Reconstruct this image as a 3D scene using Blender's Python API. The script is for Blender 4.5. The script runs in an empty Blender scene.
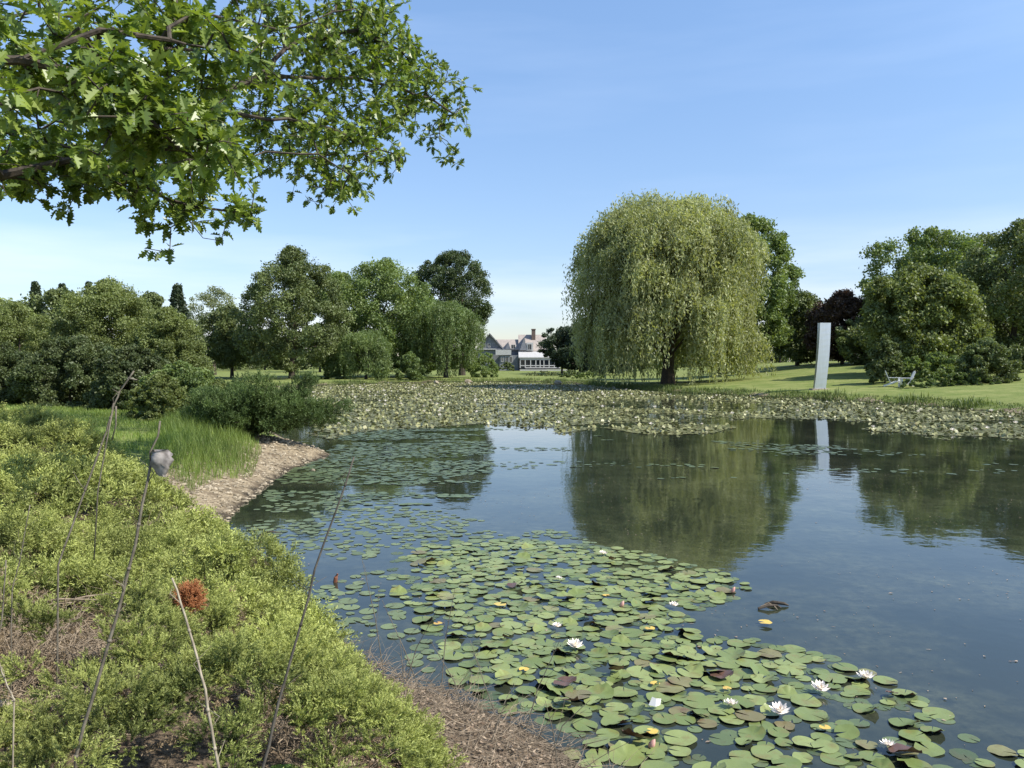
import bpy, math, random
import numpy as np
from math import radians as R, sin, cos, pi
rng = np.random.default_rng(7); random.seed(7)
scene = bpy.context.scene
COL = scene.collection
# ------------------------------------------------------------------ camera
F = 804.0; CAMZ = 2.4; PITCH = 1.5
cam = bpy.data.cameras.new('camera'); co = bpy.data.objects.new('camera', cam); COL.objects.link(co)
co.location = (0, 0, CAMZ); co.rotation_euler = (R(90-PITCH), 0, 0)
cam.sensor_width = 36; cam.lens = F/1024*36; cam.clip_end = 3000; cam.clip_start = .05
scene.camera = co
# ------------------------------------------------------------------ sky, sun
SUN_EL = 47; SUN_AZ = 112          # azimuth clockwise from +Y (the view): to the right and a little behind
w = bpy.data.worlds.new('World'); scene.world = w; w.use_nodes = True
nt = w.node_tree; nt.nodes.clear()
out = nt.nodes.new('ShaderNodeOutputWorld'); bg = nt.nodes.new('ShaderNodeBackground')
sky = nt.nodes.new('ShaderNodeTexSky'); sky.sky_type = 'NISHITA'; sky.sun_disc = False
sky.sun_elevation = R(SUN_EL); sky.sun_rotation = R(SUN_AZ); sky.air_density = 1.0; sky.dust_density = 0.4; sky.ozone_density = 2.6
sky.altitude = 200
tc = nt.nodes.new('ShaderNodeTexCoord'); sep = nt.nodes.new('ShaderNodeSeparateXYZ')
nt.links.new(tc.outputs['Generated'], sep.inputs[0])
mp = nt.nodes.new('ShaderNodeMapping'); mp.inputs['Scale'].default_value = (1.2, 1.2, 9)
nt.links.new(tc.outputs['Generated'], mp.inputs[0])
nz = nt.nodes.new('ShaderNodeTexNoise'); nz.inputs['Scale'].default_value = 2.1; nz.inputs['Detail'].default_value = 7
nt.links.new(mp.outputs[0], nz.inputs['Vector'])
cr = nt.nodes.new('ShaderNodeMapRange'); cr.inputs[1].default_value = .42; cr.inputs[2].default_value = .72
nt.links.new(nz.outputs[0], cr.inputs[0])
zr = nt.nodes.new('ShaderNodeMapRange'); zr.inputs[1].default_value = .17; zr.inputs[2].default_value = .03; zr.inputs[3].default_value = .05; zr.inputs[4].default_value = .75
nt.links.new(sep.outputs[2], zr.inputs[0])
mu = nt.nodes.new('ShaderNodeMath'); mu.operation = 'MULTIPLY'
nt.links.new(cr.outputs[0], mu.inputs[0]); nt.links.new(zr.outputs[0], mu.inputs[1])
mx = nt.nodes.new('ShaderNodeMix'); mx.data_type = 'RGBA'
mx.inputs['B'].default_value = (7.6, 8.0, 8.6, 1)
nt.links.new(mu.outputs[0], mx.inputs['Factor']); nt.links.new(sky.outputs[0], mx.inputs['A'])
tn = nt.nodes.new('ShaderNodeMix'); tn.data_type = 'RGBA'; tn.blend_type = 'MULTIPLY'; tn.inputs['Factor'].default_value = 1; tn.inputs['B'].default_value = (.97, 1.0, 1.10, 1)
zg = nt.nodes.new('ShaderNodeMapRange'); zg.inputs[1].default_value = 0; zg.inputs[2].default_value = .42; nt.links.new(sep.outputs[2], zg.inputs[0])
zm = nt.nodes.new('ShaderNodeMix'); zm.data_type = 'RGBA'; zm.inputs['A'].default_value = (.66, .62, .66, 1); zm.inputs['B'].default_value = (1.02, 1.06, 1.08, 1)
nt.links.new(zg.outputs[0], zm.inputs['Factor']); nt.links.new(zm.outputs['Result'], tn.inputs['B'])
nt.links.new(mx.outputs['Result'], tn.inputs['A']); nt.links.new(tn.outputs['Result'], bg.inputs[0]); nt.links.new(bg.outputs[0], out.inputs[0])
bg.inputs[1].default_value = 0.128
sl = bpy.data.lights.new('sun', 'SUN'); sl.energy = 4.2; sl.angle = R(.53); sl.color = (1, .95, .86)
so = bpy.data.objects.new('sun', sl); COL.objects.link(so)
sdir = np.array([sin(R(SUN_AZ))*cos(R(SUN_EL)), cos(R(SUN_AZ))*cos(R(SUN_EL)), sin(R(SUN_EL))])
so.rotation_euler = (R(90-SUN_EL), 0, R(180-SUN_AZ))
scene.view_settings.view_transform = 'Standard'; scene.view_settings.look = 'None'
scene.view_settings.exposure = 0.8; scene.view_settings.gamma = 1
scene.cycles.max_bounces = 6; scene.cycles.diffuse_bounces = 3; scene.cycles.glossy_bounces = 3
scene.cycles.transmission_bounces = 3; scene.cycles.use_denoising = True
scene.cycles.sample_clamp_indirect = 6

# ------------------------------------------------------------------ helpers
def ray(px, py):
    x = px-512; y = -(py-384); c, s = cos(R(PITCH)), sin(R(PITCH))
    return np.array([x, F*c + y*s, -F*s + y*c])
def PZ(px, py, z=0.0):
    d = ray(px, py); t = (z-CAMZ)/d[2]; return np.array([0, 0, CAMZ]) + d*t
def PY(px, py, Y):
    d = ray(px, py); return np.array([0, 0, CAMZ]) + d*(Y/d[1])
def tag(o, label=None, cat=None, group=None, kind=None):
    if label: o['label'] = label
    if cat: o['category'] = cat
    if group: o['group'] = group
    if kind: o['kind'] = kind
    return o
def empty(name, loc, rz=0, **k):
    o = bpy.data.objects.new(name, None); COL.objects.link(o); o.location = loc; o.rotation_euler.z = rz
    o.empty_display_size = .2
    return tag(o, **k)
def fastmesh(name, V, k, mat, parent=None, v=None, smooth=False, link=True):
    """V (n*k,3): n separate polygons of k corners"""
    V = np.ascontiguousarray(V, dtype=np.float32).reshape(-1, 3); n = len(V)//k
    me = bpy.data.meshes.new(name); me.vertices.add(n*k); me.vertices.foreach_set('co', V.ravel())
    me.loops.add(n*k); me.loops.foreach_set('vertex_index', np.arange(n*k, dtype=np.int32))
    me.polygons.add(n); me.polygons.foreach_set('loop_start', np.arange(0, n*k, k, dtype=np.int32))
    me.update(calc_edges=True)
    if v is not None:
        a = me.attributes.new('v', 'FLOAT', 'FACE'); a.data.foreach_set('value', np.asarray(v, np.float32))
    me.materials.append(mat)
    return mkobj(name, me, parent) if link else me
def mkobj(name, me, parent=None):
    o = bpy.data.objects.new(name, me); COL.objects.link(o)
    if parent: o.parent = parent
    return o
class MB:
    def __init__(s): s.v = []; s.f = []
    def add(s, V, Fc):
        b = len(s.v); s.v += [tuple(map(float, q)) for q in V]; s.f += [tuple(b+i for i in f) for f in Fc]; return s
    def box(s, x0, x1, y0, y1, z0, z1):
        V = [(x0,y0,z0),(x1,y0,z0),(x1,y1,z0),(x0,y1,z0),(x0,y0,z1),(x1,y0,z1),(x1,y1,z1),(x0,y1,z1)]
        return s.add(V, [(0,3,2,1),(4,5,6,7),(0,1,5,4),(1,2,6,5),(2,3,7,6),(3,0,4,7)])
    def prism(s, pts, y0, y1):           # outline in x,z extruded along y
        n = len(pts); V = [(p[0], y0, p[1]) for p in pts]+[(p[0], y1, p[1]) for p in pts]
        return s.add(V, [tuple(range(n)), tuple(range(2*n-1, n-1, -1))]+[(i, i+n, (i+1) % n+n, (i+1) % n) for i in range(n)])
    def prismx(s, pts, x0, x1):          # outline in y,z extruded along x
        n = len(pts); V = [(x0, p[0], p[1]) for p in pts]+[(x1, p[0], p[1]) for p in pts]
        return s.add(V, [tuple(range(n)), tuple(range(2*n-1, n-1, -1))]+[(i, i+n, (i+1) % n+n, (i+1) % n) for i in range(n)])
    def tube(s, pts, rad, n=6):
        pts = [np.array(p, float) for p in pts]; m = len(pts); rings = []
        for i, p in enumerate(pts):
            t = pts[min(i+1, m-1)]-pts[max(i-1, 0)]; t = t/(np.linalg.norm(t)+1e-9)
            a = np.cross(t, (0.13, .21, 1) if abs(t[2]) < .9 else (1, .1, 0)); a /= np.linalg.norm(a); b = np.cross(t, a)
            r = rad[i] if hasattr(rad, '__len__') else rad
            rings += [p+r*(cos(2*pi*j/n)*a+sin(2*pi*j/n)*b) for j in range(n)]
        Fc = [(i*n+j, i*n+(j+1) % n, (i+1)*n+(j+1) % n, (i+1)*n+j) for i in range(m-1) for j in range(n)]
        Fc += [tuple(range(n-1, -1, -1)), tuple(range((m-1)*n, m*n))]
        return s.add(rings, Fc)
    def build(s, name, mat, parent=None, smooth=False):
        me = bpy.data.meshes.new(name); me.from_pydata(s.v, [], s.f); me.materials.append(mat)
        if smooth: me.polygons.foreach_set('use_smooth', [True]*len(me.polygons))
        me.update(); return mkobj(name, me, parent)
def copy_tree(o, parent=None):
    c = o.copy(); COL.objects.link(c); c.parent = parent
    for ch in list(o.children): copy_tree(ch, c)
    return c
def unit(v): return v/(np.linalg.norm(v, axis=-1, keepdims=True)+1e-9)
def rdirs(n): return unit(rng.normal(size=(n, 3)))
def vnoise(x, y, seed=0):
    xi = np.floor(x).astype(np.int64); yi = np.floor(y).astype(np.int64); fx = x-xi; fy = y-yi
    fx = fx*fx*(3-2*fx); fy = fy*fy*(3-2*fy)
    def h(a, b):
        n = (a*374761393+b*668265263+seed*1442695041) & 0xffffffff; n = ((n ^ (n >> 13))*1274126177) & 0xffffffff
        return ((n ^ (n >> 16)) & 0xffff)/65535.0
    return (h(xi, yi)*(1-fx)+h(xi+1, yi)*fx)*(1-fy)+(h(xi, yi+1)*(1-fx)+h(xi+1, yi+1)*fx)*fy
def fbm(x, y, seed=0, o=4):
    s = 0; a = .5; t = 0
    for i in range(o): s = s+a*vnoise(x*2**i, y*2**i, seed+i*17); t += a; a *= .5
    return s/t
def inpoly(x, y, poly):
    r = np.zeros(np.shape(x), bool); n = len(poly)
    for i in range(n):
        x0, y0 = poly[i]; x1, y1 = poly[(i+1) % n]
        if y0 == y1: continue
        r ^= ((y0 > y) != (y1 > y)) & (x < (x1-x0)*(y-y0)/(y1-y0)+x0)
    return r
def pdist(x, y, poly):
    d = np.full(np.shape(x), 1e9); n = len(poly)
    for i in range(n):
        x0, y0 = poly[i]; x1, y1 = poly[(i+1) % n]; ex, ey = x1-x0, y1-y0
        t = np.clip(((x-x0)*ex+(y-y0)*ey)/(ex*ex+ey*ey+1e-9), 0, 1)
        d = np.minimum(d, np.hypot(x-x0-t*ex, y-y0-t*ey))
    return d
def ss(a, b, x): t = np.clip((x-a)/(b-a), 0, 1); return t*t*(3-2*t)

# ------------------------------------------------------------------ materials
def newmat(name):
    m = bpy.data.materials.new(name); m.use_nodes = True; nt = m.node_tree
    return m, nt, nt.nodes['Principled BSDF'], nt.nodes['Material Output']
def N(nt, t, **k):
    n = nt.nodes.new(t)
    for a, b in k.items(): setattr(n, a, b)
    return n
def mixc(nt, f, a, b, bt='MIX'):
    m = N(nt, 'ShaderNodeMix', data_type='RGBA', blend_type=bt)
    for s, v in (('Factor', f), ('A', a), ('B', b)):
        if hasattr(v, 'links') or hasattr(v, 'is_linked'): nt.links.new(v, m.inputs[s])
        else: m.inputs[s].default_value = v if s == 'Factor' else (*v, 1)
    return m.outputs['Result']
def noise(nt, scale, detail=4, vec=None, rough=.55):
    n = N(nt, 'ShaderNodeTexNoise'); n.inputs['Scale'].default_value = scale; n.inputs['Detail'].default_value = detail
    n.inputs['Roughness'].default_value = rough
    if vec is None:
        g = N(nt, 'ShaderNodeNewGeometry'); vec = g.outputs['Position']
    nt.links.new(vec, n.inputs['Vector']); return n.outputs[0]
def mrange(nt, v, a, b, c=0, d=1):
    n = N(nt, 'ShaderNodeMapRange'); nt.links.new(v, n.inputs[0])
    for i, q in enumerate((a, b, c, d)): n.inputs[i+1].default_value = q
    return n.outputs[0]
def bump(nt, b, h, strength, dist):
    n = N(nt, 'ShaderNodeBump'); n.inputs['Strength'].default_value = strength; n.inputs['Distance'].default_value = dist
    nt.links.new(h, n.inputs['Height']); nt.links.new(n.outputs[0], b.inputs['Normal'])
def leafmat(name, ca, cb, trans=.32, rough=.5, spec=.35, nscale=.35, tint=None):
    m, nt, b, out = newmat(name)
    at = N(nt, 'ShaderNodeAttribute', attribute_name='v')
    c = mixc(nt, at.outputs['Fac'], ca, cb)
    nn = mrange(nt, noise(nt, nscale, 3), .3, .7, .72, 1.28)
    cc = N(nt, 'ShaderNodeCombineColor'); [nt.links.new(nn, cc.inputs[i]) for i in range(3)]
    c = mixc(nt, 1.0, c, cc.outputs[0], 'MULTIPLY')
    nt.links.new(c, b.inputs['Base Color']); b.inputs['Roughness'].default_value = rough
    b.inputs['Specular IOR Level'].default_value = spec
    tr = N(nt, 'ShaderNodeBsdfTranslucent')
    c2 = mixc(nt, 1.0, c, tint or (1.25, 1.25, .5), 'MULTIPLY'); nt.links.new(c2, tr.inputs[0])
    ms = N(nt, 'ShaderNodeMixShader'); ms.inputs[0].default_value = trans
    nt.links.new(b.outputs[0], ms.inputs[1]); nt.links.new(tr.outputs[0], ms.inputs[2]); nt.links.new(ms.outputs[0], out.inputs[0])
    return m
def plain(name, ca, cb=None, rough=.8, nscale=8, metal=0, bmp=0, spec=.3):
    m, nt, b, out = newmat(name); b.inputs['Roughness'].default_value = rough; b.inputs['Metallic'].default_value = metal
    b.inputs['Specular IOR Level'].default_value = spec
    n = noise(nt, nscale, 6)
    nt.links.new(mixc(nt, mrange(nt, n, .35, .65), ca, cb or tuple(.75*q for q in ca)), b.inputs['Base Color'])
    if bmp: bump(nt, b, n, .6, bmp)
    return m
M_bark = plain('bark', (.085, .068, .05), (.035, .028, .022), .9, 14, bmp=.02)
M_twig = plain('dry_twig', (.31, .245, .17), (.13, .10, .07), .85, 40)
M_stalk = plain('dry_stalk', (.19, .165, .125), (.09, .075, .055), .8, 30)
M_paleStalk = plain('pale_stalk', (.36, .31, .225), (.2, .165, .12), .7, 30)
M_darkStalk = plain('dark_stalk', (.12, .105, .085), (.05, .043, .035), .8, 30)
M_willow = leafmat('willow_leaves', (.19, .22, .09), (.40, .42, .205), .38)
M_weep = leafmat('weeping_leaves', (.09, .14, .045), (.18, .235, .08), .35)
M_dark = leafmat('dark_leaves', (.085, .115, .04), (.175, .21, .078), .25)
M_mid = leafmat('mid_leaves', (.11, .165, .05), (.22, .28, .095), .33)
M_olive = leafmat('olive_leaves', (.115, .145, .045), (.22, .26, .09), .33)
M_pale = leafmat('pale_leaves', (.17, .20, .11), (.28, .31, .17), .38)
M_red = leafmat('purple_leaves', (.06, .04, .03), (.11, .075, .05), .25, tint=(1.2, .9, .6))
M_thick = leafmat('painted_shade_leaves', (.05, .075, .027), (.12, .145, .055), .25)  # leaf colour darkened in place of shadow on the low thicket bushes
M_compact = leafmat('compact_dark_leaves', (.045, .07, .027), (.10, .135, .05), .25)
M_conif = leafmat('conifer_needles', (.032, .052, .028), (.065, .09, .042), .15)
M_oak = leafmat('oak_leaves', (.075, .13, .025), (.26, .33, .065), .40, rough=.38, spec=.5, nscale=1.5)
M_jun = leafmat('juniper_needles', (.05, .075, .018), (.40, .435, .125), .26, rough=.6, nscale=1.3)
M_jun2 = leafmat('spreading_juniper_needles', (.045, .08, .022), (.11, .16, .045), .25, rough=.6, nscale=1.2)
M_rust = leafmat('rusty_needles', (.28, .11, .04), (.50, .23, .10), .25, tint=(1.2, .9, .6))
M_grass = leafmat('grass_blades', (.12, .19, .035), (.27, .34, .09), .38, nscale=.8)
M_grassd = leafmat('bank_grass_blades', (.06, .095, .025), (.16, .2, .06), .3, nscale=.5)
M_stone = plain('stone', (.42, .34, .27), (.27, .215, .17), .85, 5)
M_offwhite = plain('weathered_white', (.46, .45, .43), (.38, .37, .355), .7, 3)
M_white = plain('white_paint', (.78, .77, .73), (.68, .67, .63), .5, 3)

# ground
mg, nt_, b_, o_ = newmat('ground')
a1 = N(nt_, 'ShaderNodeAttribute', attribute_name='beach'); a2 = N(nt_, 'ShaderNodeAttribute', attribute_name='litter')
gcol = mixc(nt_, mrange(nt_, noise(nt_, .6, 8, rough=.7), .38, .62), (.135, .18, .042), (.25, .265, .09))
gcol = mixc(nt_, mrange(nt_, noise(nt_, 9, 5), .3, .7), gcol, mixc(nt_, .35, gcol, (.045, .07, .015)))
vor = N(nt_, 'ShaderNodeTexVoronoi'); vor.inputs['Scale'].default_value = 26
ge = N(nt_, 'ShaderNodeNewGeometry'); nt_.links.new(ge.outputs['Position'], vor.inputs['Vector'])
sp = N(nt_, 'ShaderNodeSeparateColor'); nt_.links.new(vor.outputs['Color'], sp.inputs[0])
bcol = mixc(nt_, sp.outputs[0], (.18, .14, .09), (.38, .31, .21)); bcol = mixc(nt_, mrange(nt_, noise(nt_, 3, 5), .45, .65), bcol, (.15, .115, .075))
lcol = mixc(nt_, mrange(nt_, noise(nt_, 22, 6, rough=.7), .4, .6), (.045, .034, .024), (.20, .15, .10))
def wob(att):
    add = N(nt_, 'ShaderNodeMath', operation='ADD'); nt_.links.new(att.outputs['Fac'], add.inputs[0])
    nt_.links.new(mrange(nt_, noise(nt_, 2.5, 5), .3, .7, -.3, .3), add.inputs[1]); return mrange(nt_, add.outputs[0], .4, .6)
c_ = mixc(nt_, wob(a1), gcol, bcol); c_ = mixc(nt_, wob(a2), c_, lcol)
pz_ = N(nt_, 'ShaderNodeSeparateXYZ'); nt_.links.new(ge.outputs['Position'], pz_.inputs[0]); wadd = N(nt_, 'ShaderNodeMath', operation='ADD')
nt_.links.new(pz_.outputs[2], wadd.inputs[0]); nt_.links.new(mrange(nt_, noise(nt_, 3.5, 5), .3, .7, -.05, .05), wadd.inputs[1])
c_ = mixc(nt_, mrange(nt_, wadd.outputs[0], .02, .10), (.05, .04, .028), c_)
nt_.links.new(c_, b_.inputs['Base Color']); b_.inputs['Roughness'].default_value = .95; b_.inputs['Specular IOR Level'].default_value = .15
bump(nt_, b_, noise(nt_, 18, 6, rough=.7), .7, .04)
M_ground = mg
# water
mw, nt_, b_, o_ = newmat('pond_water')
ge = N(nt_, 'ShaderNodeNewGeometry')
mpn = N(nt_, 'ShaderNodeMapping'); mpn.inputs['Scale'].default_value = (1, 1.0, 1); nt_.links.new(ge.outputs['Position'], mpn.inputs[0])
wn = mrange(nt_, noise(nt_, .55, 7, mpn.outputs[0], .65), .44, .66)
wn2 = mrange(nt_, noise(nt_, 7, 5, mpn.outputs[0], .7), .35, .7)
mm = N(nt_, 'ShaderNodeMath', operation='MULTIPLY'); nt_.links.new(wn, mm.inputs[0]); nt_.links.new(wn2, mm.inputs[1])
nt_.links.new(mixc(nt_, mm.outputs[0], (.020, .026, .017), (.085, .092, .052)), b_.inputs['Base Color'])
b_.inputs['Roughness'].default_value = .03; b_.inputs['IOR'].default_value = 1.37; b_.inputs['Specular IOR Level'].default_value = .7
bump(nt_, b_, noise(nt_, 2.2, 3, mpn.outputs[0]), .10, .03)
M_water = mw
# lily pads
def padmat(name, ca, cb, cc3=None, back=True):
    m, nt, b, out = newmat(name)
    oi = N(nt, 'ShaderNodeObjectInfo'); at = N(nt, 'ShaderNodeAttribute', attribute_name='v')
    s = N(nt, 'ShaderNodeMath', operation='ADD'); nt.links.new(oi.outputs['Random'], s.inputs[0]); nt.links.new(at.outputs['Fac'], s.inputs[1])
    fr = N(nt, 'ShaderNodeMath', operation='FRACT'); nt.links.new(s.outputs[0], fr.inputs[0])
    c = mixc(nt, fr.outputs[0], ca, cb)
    c = mixc(nt, mrange(nt, noise(nt, 9, 5), .52, .75), c, cc3 or (.14, .13, .05))
    gb = N(nt, 'ShaderNodeNewGeometry'); c = mixc(nt, gb.outputs['Backfacing'], c, (.13, .06, .045)) if back else c
    nt.links.new(c, b.inputs['Base Color']); b.inputs['Roughness'].default_value = .38; b.inputs['Specular IOR Level'].default_value = .4
    bump(nt, b, noise(nt, 30, 4), .35, .006)
    return m
M_pad = padmat('lily_pad_green', (.125, .165, .05), (.235, .275, .095), (.18, .155, .055))
M_padbr = padmat('lily_pad_browning', (.16, .135, .06), (.22, .23, .09), (.13, .08, .045))
M_padfar = padmat('lily_pad_field', (.14, .155, .06), (.29, .285, .13), (.20, .155, .08), back=False)
M_padfar.node_tree.nodes['Principled BSDF'].inputs['Specular IOR Level'].default_value = .2
M_padthin2 = padmat('lily_pad_dull', (.10, .13, .055), (.17, .21, .09), (.09, .09, .04))
M_padthin = padmat('lily_pad_thin', (.06, .085, .035), (.13, .17, .07), (.09, .085, .04))
M_maroon = padmat('lily_pad_maroon', (.085, .045, .035), (.14, .08, .055), (.06, .05, .03))
M_yellow = padmat('lily_pad_yellow', (.62, .42, .08), (.5, .4, .1), (.4, .2, .06))
M_petal = plain('petal_white', (.93, .88, .78), (.92, .82, .74), .5, 30)
M_pink = plain('petal_pink', (.72, .42, .36), (.6, .3, .25), .5, 30)
M_stamen = plain('stamen', (.8, .55, .08), (.7, .4, .05), .6, 30)

# ------------------------------------------------------------------ pond outline and terrain
shore_px = [(585,768),(545,738),(500,715),(450,697),(400,682),(360,660),(325,632),(290,600),(262,575),(238,552),(226,522),(243,505),(262,490),(292,469),
            (332,455),(322,450),(300,446),(280,436),(262,422),(240,408),(222,398),(214,391),(260,387),(330,385),(400,382.5),(480,381.5),(540,381.5),(580,383.5),
            (605,387),(640,390),(690,393),(750,396),(820,399.5),(880,403),(950,408),(1024,414.5)]
pond = [tuple(PZ(*p)[:2]) for p in shore_px]+[(33, 30), (38, 18), (36, 4), (22, -5), (8, -5), (2.6, -1.5), (1.4, 1.6), (.8, 3.4)]
def H(x, y):
    x = np.asarray(x, float); y = np.asarray(y, float)
    d = pdist(x, y, pond); ins = inpoly(x, y, pond)
    nearw = 1-ss(24, 40, y)
    near = .85*(1-np.exp(-d/2.0))+.03*np.clip(d, 0, 20)*ss(4, 14, d)
    u = x/np.maximum(y, 1)
    rw = ss(.12, .40, u)
    far = .38*(1-np.exp(-d/.7))+.0016*d + rw*np.minimum(.062*d, 2.2)
    z = near*nearw+far*(1-nearw)
    z = z+.06*(fbm(x*.35, y*.35, 3)-.5)*ss(1, 5, d)*np.clip(y/20, .4, 3)
    return np.where(ins, -np.minimum(.6, .3*d)-.02, z)
def H1(x, y): return float(H(np.array([x]), np.array([y]))[0])
def axis(a, fine0, fine1, b, step):
    mid = np.arange(fine0, fine1, step); lo = [fine0]; s = step
    while lo[-1] > a: s *= 1.13; lo.append(lo[-1]-s)
    hi = [mid[-1]]; s = step
    while hi[-1] < b: s *= 1.07; hi.append(hi[-1]+s)
    return np.concatenate([lo[:0:-1], mid, hi[1:]])
gx = axis(-900, -16, 8, 900, .16); gy = axis(-60, -2, 26, 1200, .16)
beach_poly = [tuple(PZ(*p, .12)[:2]) for p in [(150,500),(170,470),(205,455),(250,448),(300,443),(345,455),(300,480),(275,500),(255,520),(245,560),(190,540)]]
jun_poly = [tuple(PZ(*p, z)[:2]) for p, z in [((-260,425),1.2),((0,421),1.2),((60,424),1.1),((110,440),1.0),((150,468),.8),((185,492),.6),((215,525),.4),((236,552),.25),((262,578),.2),((296,606),.2),((332,640),.2),((356,662),.25),((372,690),.3),((398,728),.4),((470,775),.5)]]+[(.1,2.4),(.2,.8),(-4,.6),(-10,4)]
litter_poly = [tuple(PZ(*p, .15)[:2]) for p in [(318,625),(372,668),(400,684),(450,699),(500,717),(545,740),(590,772)]]+[(.9,3.2),(.5,2),(-.6,3)]
X, Y = np.meshgrid(gx, gy); Z = H(X, Y)
nx, ny = len(gx), len(gy)
V = np.stack([X, Y, Z], -1).reshape(-1, 3)
ii = (np.arange(ny-1)[:, None]*nx+np.arange(nx-1)[None]).ravel()
Fq = np.stack([ii, ii+1, ii+nx+1, ii+nx], 1).astype(np.int32)
me = bpy.data.meshes.new('ground'); me.vertices.add(len(V)); me.vertices.foreach_set('co', V.astype(np.float32).ravel())
me.loops.add(Fq.size); me.loops.foreach_set('vertex_index', Fq.ravel()); me.polygons.add(len(Fq)); me.polygons.foreach_set('loop_start', np.arange(0, Fq.size, 4, dtype=np.int32))
me.update(calc_edges=True); me.polygons.foreach_set('use_smooth', np.ones(len(Fq), bool))
vx, vy = V[:, 0], V[:, 1]
def mask(poly, soft):
    d = pdist(vx, vy, poly); i = inpoly(vx, vy, poly); return ss(-soft, soft, np.where(i, d, -d))
dsh = np.where(inpoly(vx, vy, pond), 0, pdist(vx, vy, pond))
bm_ = np.maximum(mask(beach_poly, .5), (1-ss(.1, .5, dsh))*(vy > 20))
a = me.attributes.new('beach', 'FLOAT', 'POINT'); a.data.foreach_set('value', bm_.astype(np.float32))
lm = np.maximum(mask(litter_poly, .3), mask(jun_poly, .3)); lm = np.maximum(lm, (1-ss(.3, .9, dsh))*(vy < 9))
a = me.attributes.new('litter', 'FLOAT', 'POINT'); a.data.foreach_set('value', lm.astype(np.float32))
me.materials.append(M_ground); tag(mkobj('ground', me), kind='structure')
mb = MB(); mb.add([(-60,-8,0),(60,-8,0),(60,125,0),(-60,125,0)], [(0,1,2,3)])
tag(mb.build('water', M_water), kind='structure')

# ------------------------------------------------------------------ foliage generators
def diamonds(P, A, Nn, L, W):
    """P centres, A long axis, Nn rough normal, L/W sizes -> (n*4,3)"""
    A = unit(A); B = unit(np.cross(Nn, A)); L = np.asarray(L).reshape(-1, 1); W = np.asarray(W).reshape(-1, 1)
    C = unit(np.cross(A, B))
    return np.stack([P-A*L/2, P+B*W/2+C*W*.12-A*L*.06, P+A*L/2, P-B*W/2+C*W*.12-A*L*.06], 1).reshape(-1, 3)
def clumps_leaves(cc, cr, per, ls, flat=.8, up=.25, droop=0.0):
    """leaf clumps: cc centres (m,3), cr radii (m,), per leaves each"""
    m = len(cc); idx = np.repeat(np.arange(m), per); n = len(idx)
    d = rdirs(n); r = (.15+1.0*rng.random(n)**.55); r *= np.where(rng.random(n) < .12, 1.35, 1)
    P = cc[idx]+d*np.array([1, 1, flat])*(r*cr[idx])[:, None]
    nn = unit(d*.35+rdirs(n)*1.0+np.array([0, 0, up]))
    A = rdirs(n)+np.array([0, 0, -droop])
    s = ls*(.65+.7*rng.random(n))
    cv = rng.random(m)[idx]*.5+rng.random(n)*.5
    return diamonds(P, A, nn, s, s*.62), cv
def crown_clumps(cx, cy, z0, z1, rx, ry, n, shape='round', rel=.2, jag=.16):
    out_c = []; out_r = []; hgt = z1-z0; lob = rng.random(6)*6.28
    for k in range(n):
        th = rng.random()*2*pi; t = rng.random()
        if shape == 'cone':
            rad = (1-t**.8)*(.5+.5*rng.random())+.02; cr = max(rx*rel*1.3*(1.15-t), .10*rx)
            out_c.append([cx+rx*rad*cos(th), cy+ry*rad*sin(th), z0+(hgt-cr)*t]); out_r.append(cr); continue
        z = 2*t-1
        if shape == 'egg': f = (max(1-z**2, 0)**.62 if z > 0 else (1-abs(z)**4)**.5)*(1-.22*max(z, 0))
        elif shape == 'top': f = (1-z*z)**.42
        elif shape == 'shrub': t = t**1.15; f = (1-t**2.4)**.55
        else: f = (1-z*z)**.40 if z > 0 else (1-abs(z)**3.6)**.5
        lobe = 1+jag*.55*sin(3*th+lob[0]+2.5*z)+jag*.45*sin(5*th+lob[1]-4*z)
        inner = rng.random() < .16
        cr = min(rx, hgt*.5)*rel*(.65+.75*rng.random())*(1.35 if inner else 1)
        q = .55*math.sqrt(rng.random()) if inner else .8+.2*rng.random()**.5
        R_ = max(rx*f*lobe-cr*.35, 0)*q; zz = z0+cr*.6+(hgt-cr*1.3)*(t if not inner else .15+.7*t)
        if not inner and shape != 'shrub' and z > .0: zz -= jag*.25*hgt*rng.random()**2*.6
        if not inner and z > .75: R_ *= .35+.65*rng.random()
        out_c.append([cx+R_*cos(th), cy+ry/rx*R_*sin(th), zz]); out_r.append(cr)
    return np.array(out_c), np.array(out_r)
def limbs_mesh(base, cc, trunk_r, top, nl=14, lean=(0, 0)):
    mb = MB(); b = np.array(base, float)
    tp = b+np.array([lean[0], lean[1], top])
    pts = [b-np.array([0, 0, .3]), b+(tp-b)*.12, b+(tp-b)*.4+np.array([.02*top, 0, 0]), b+(tp-b)*.7, tp]
    mb.tube(pts, [trunk_r*1.45, trunk_r, trunk_r*.78, trunk_r*.5, trunk_r*.15], 9)
    for i in rng.choice(len(cc), min(nl, len(cc)), replace=False):
        e = cc[i]; f = .25+.5*rng.random(); s = b+(tp-b)*f
        if e[2] < s[2]: s = b+(tp-b)*.22
        m = (s+e)/2+np.array([0, 0, .07*np.linalg.norm(e-s)])
        mb.tube([s, m, e], [trunk_r*.38*(1.2-f), trunk_r*.22, trunk_r*.06], 6)
    return mb
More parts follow.
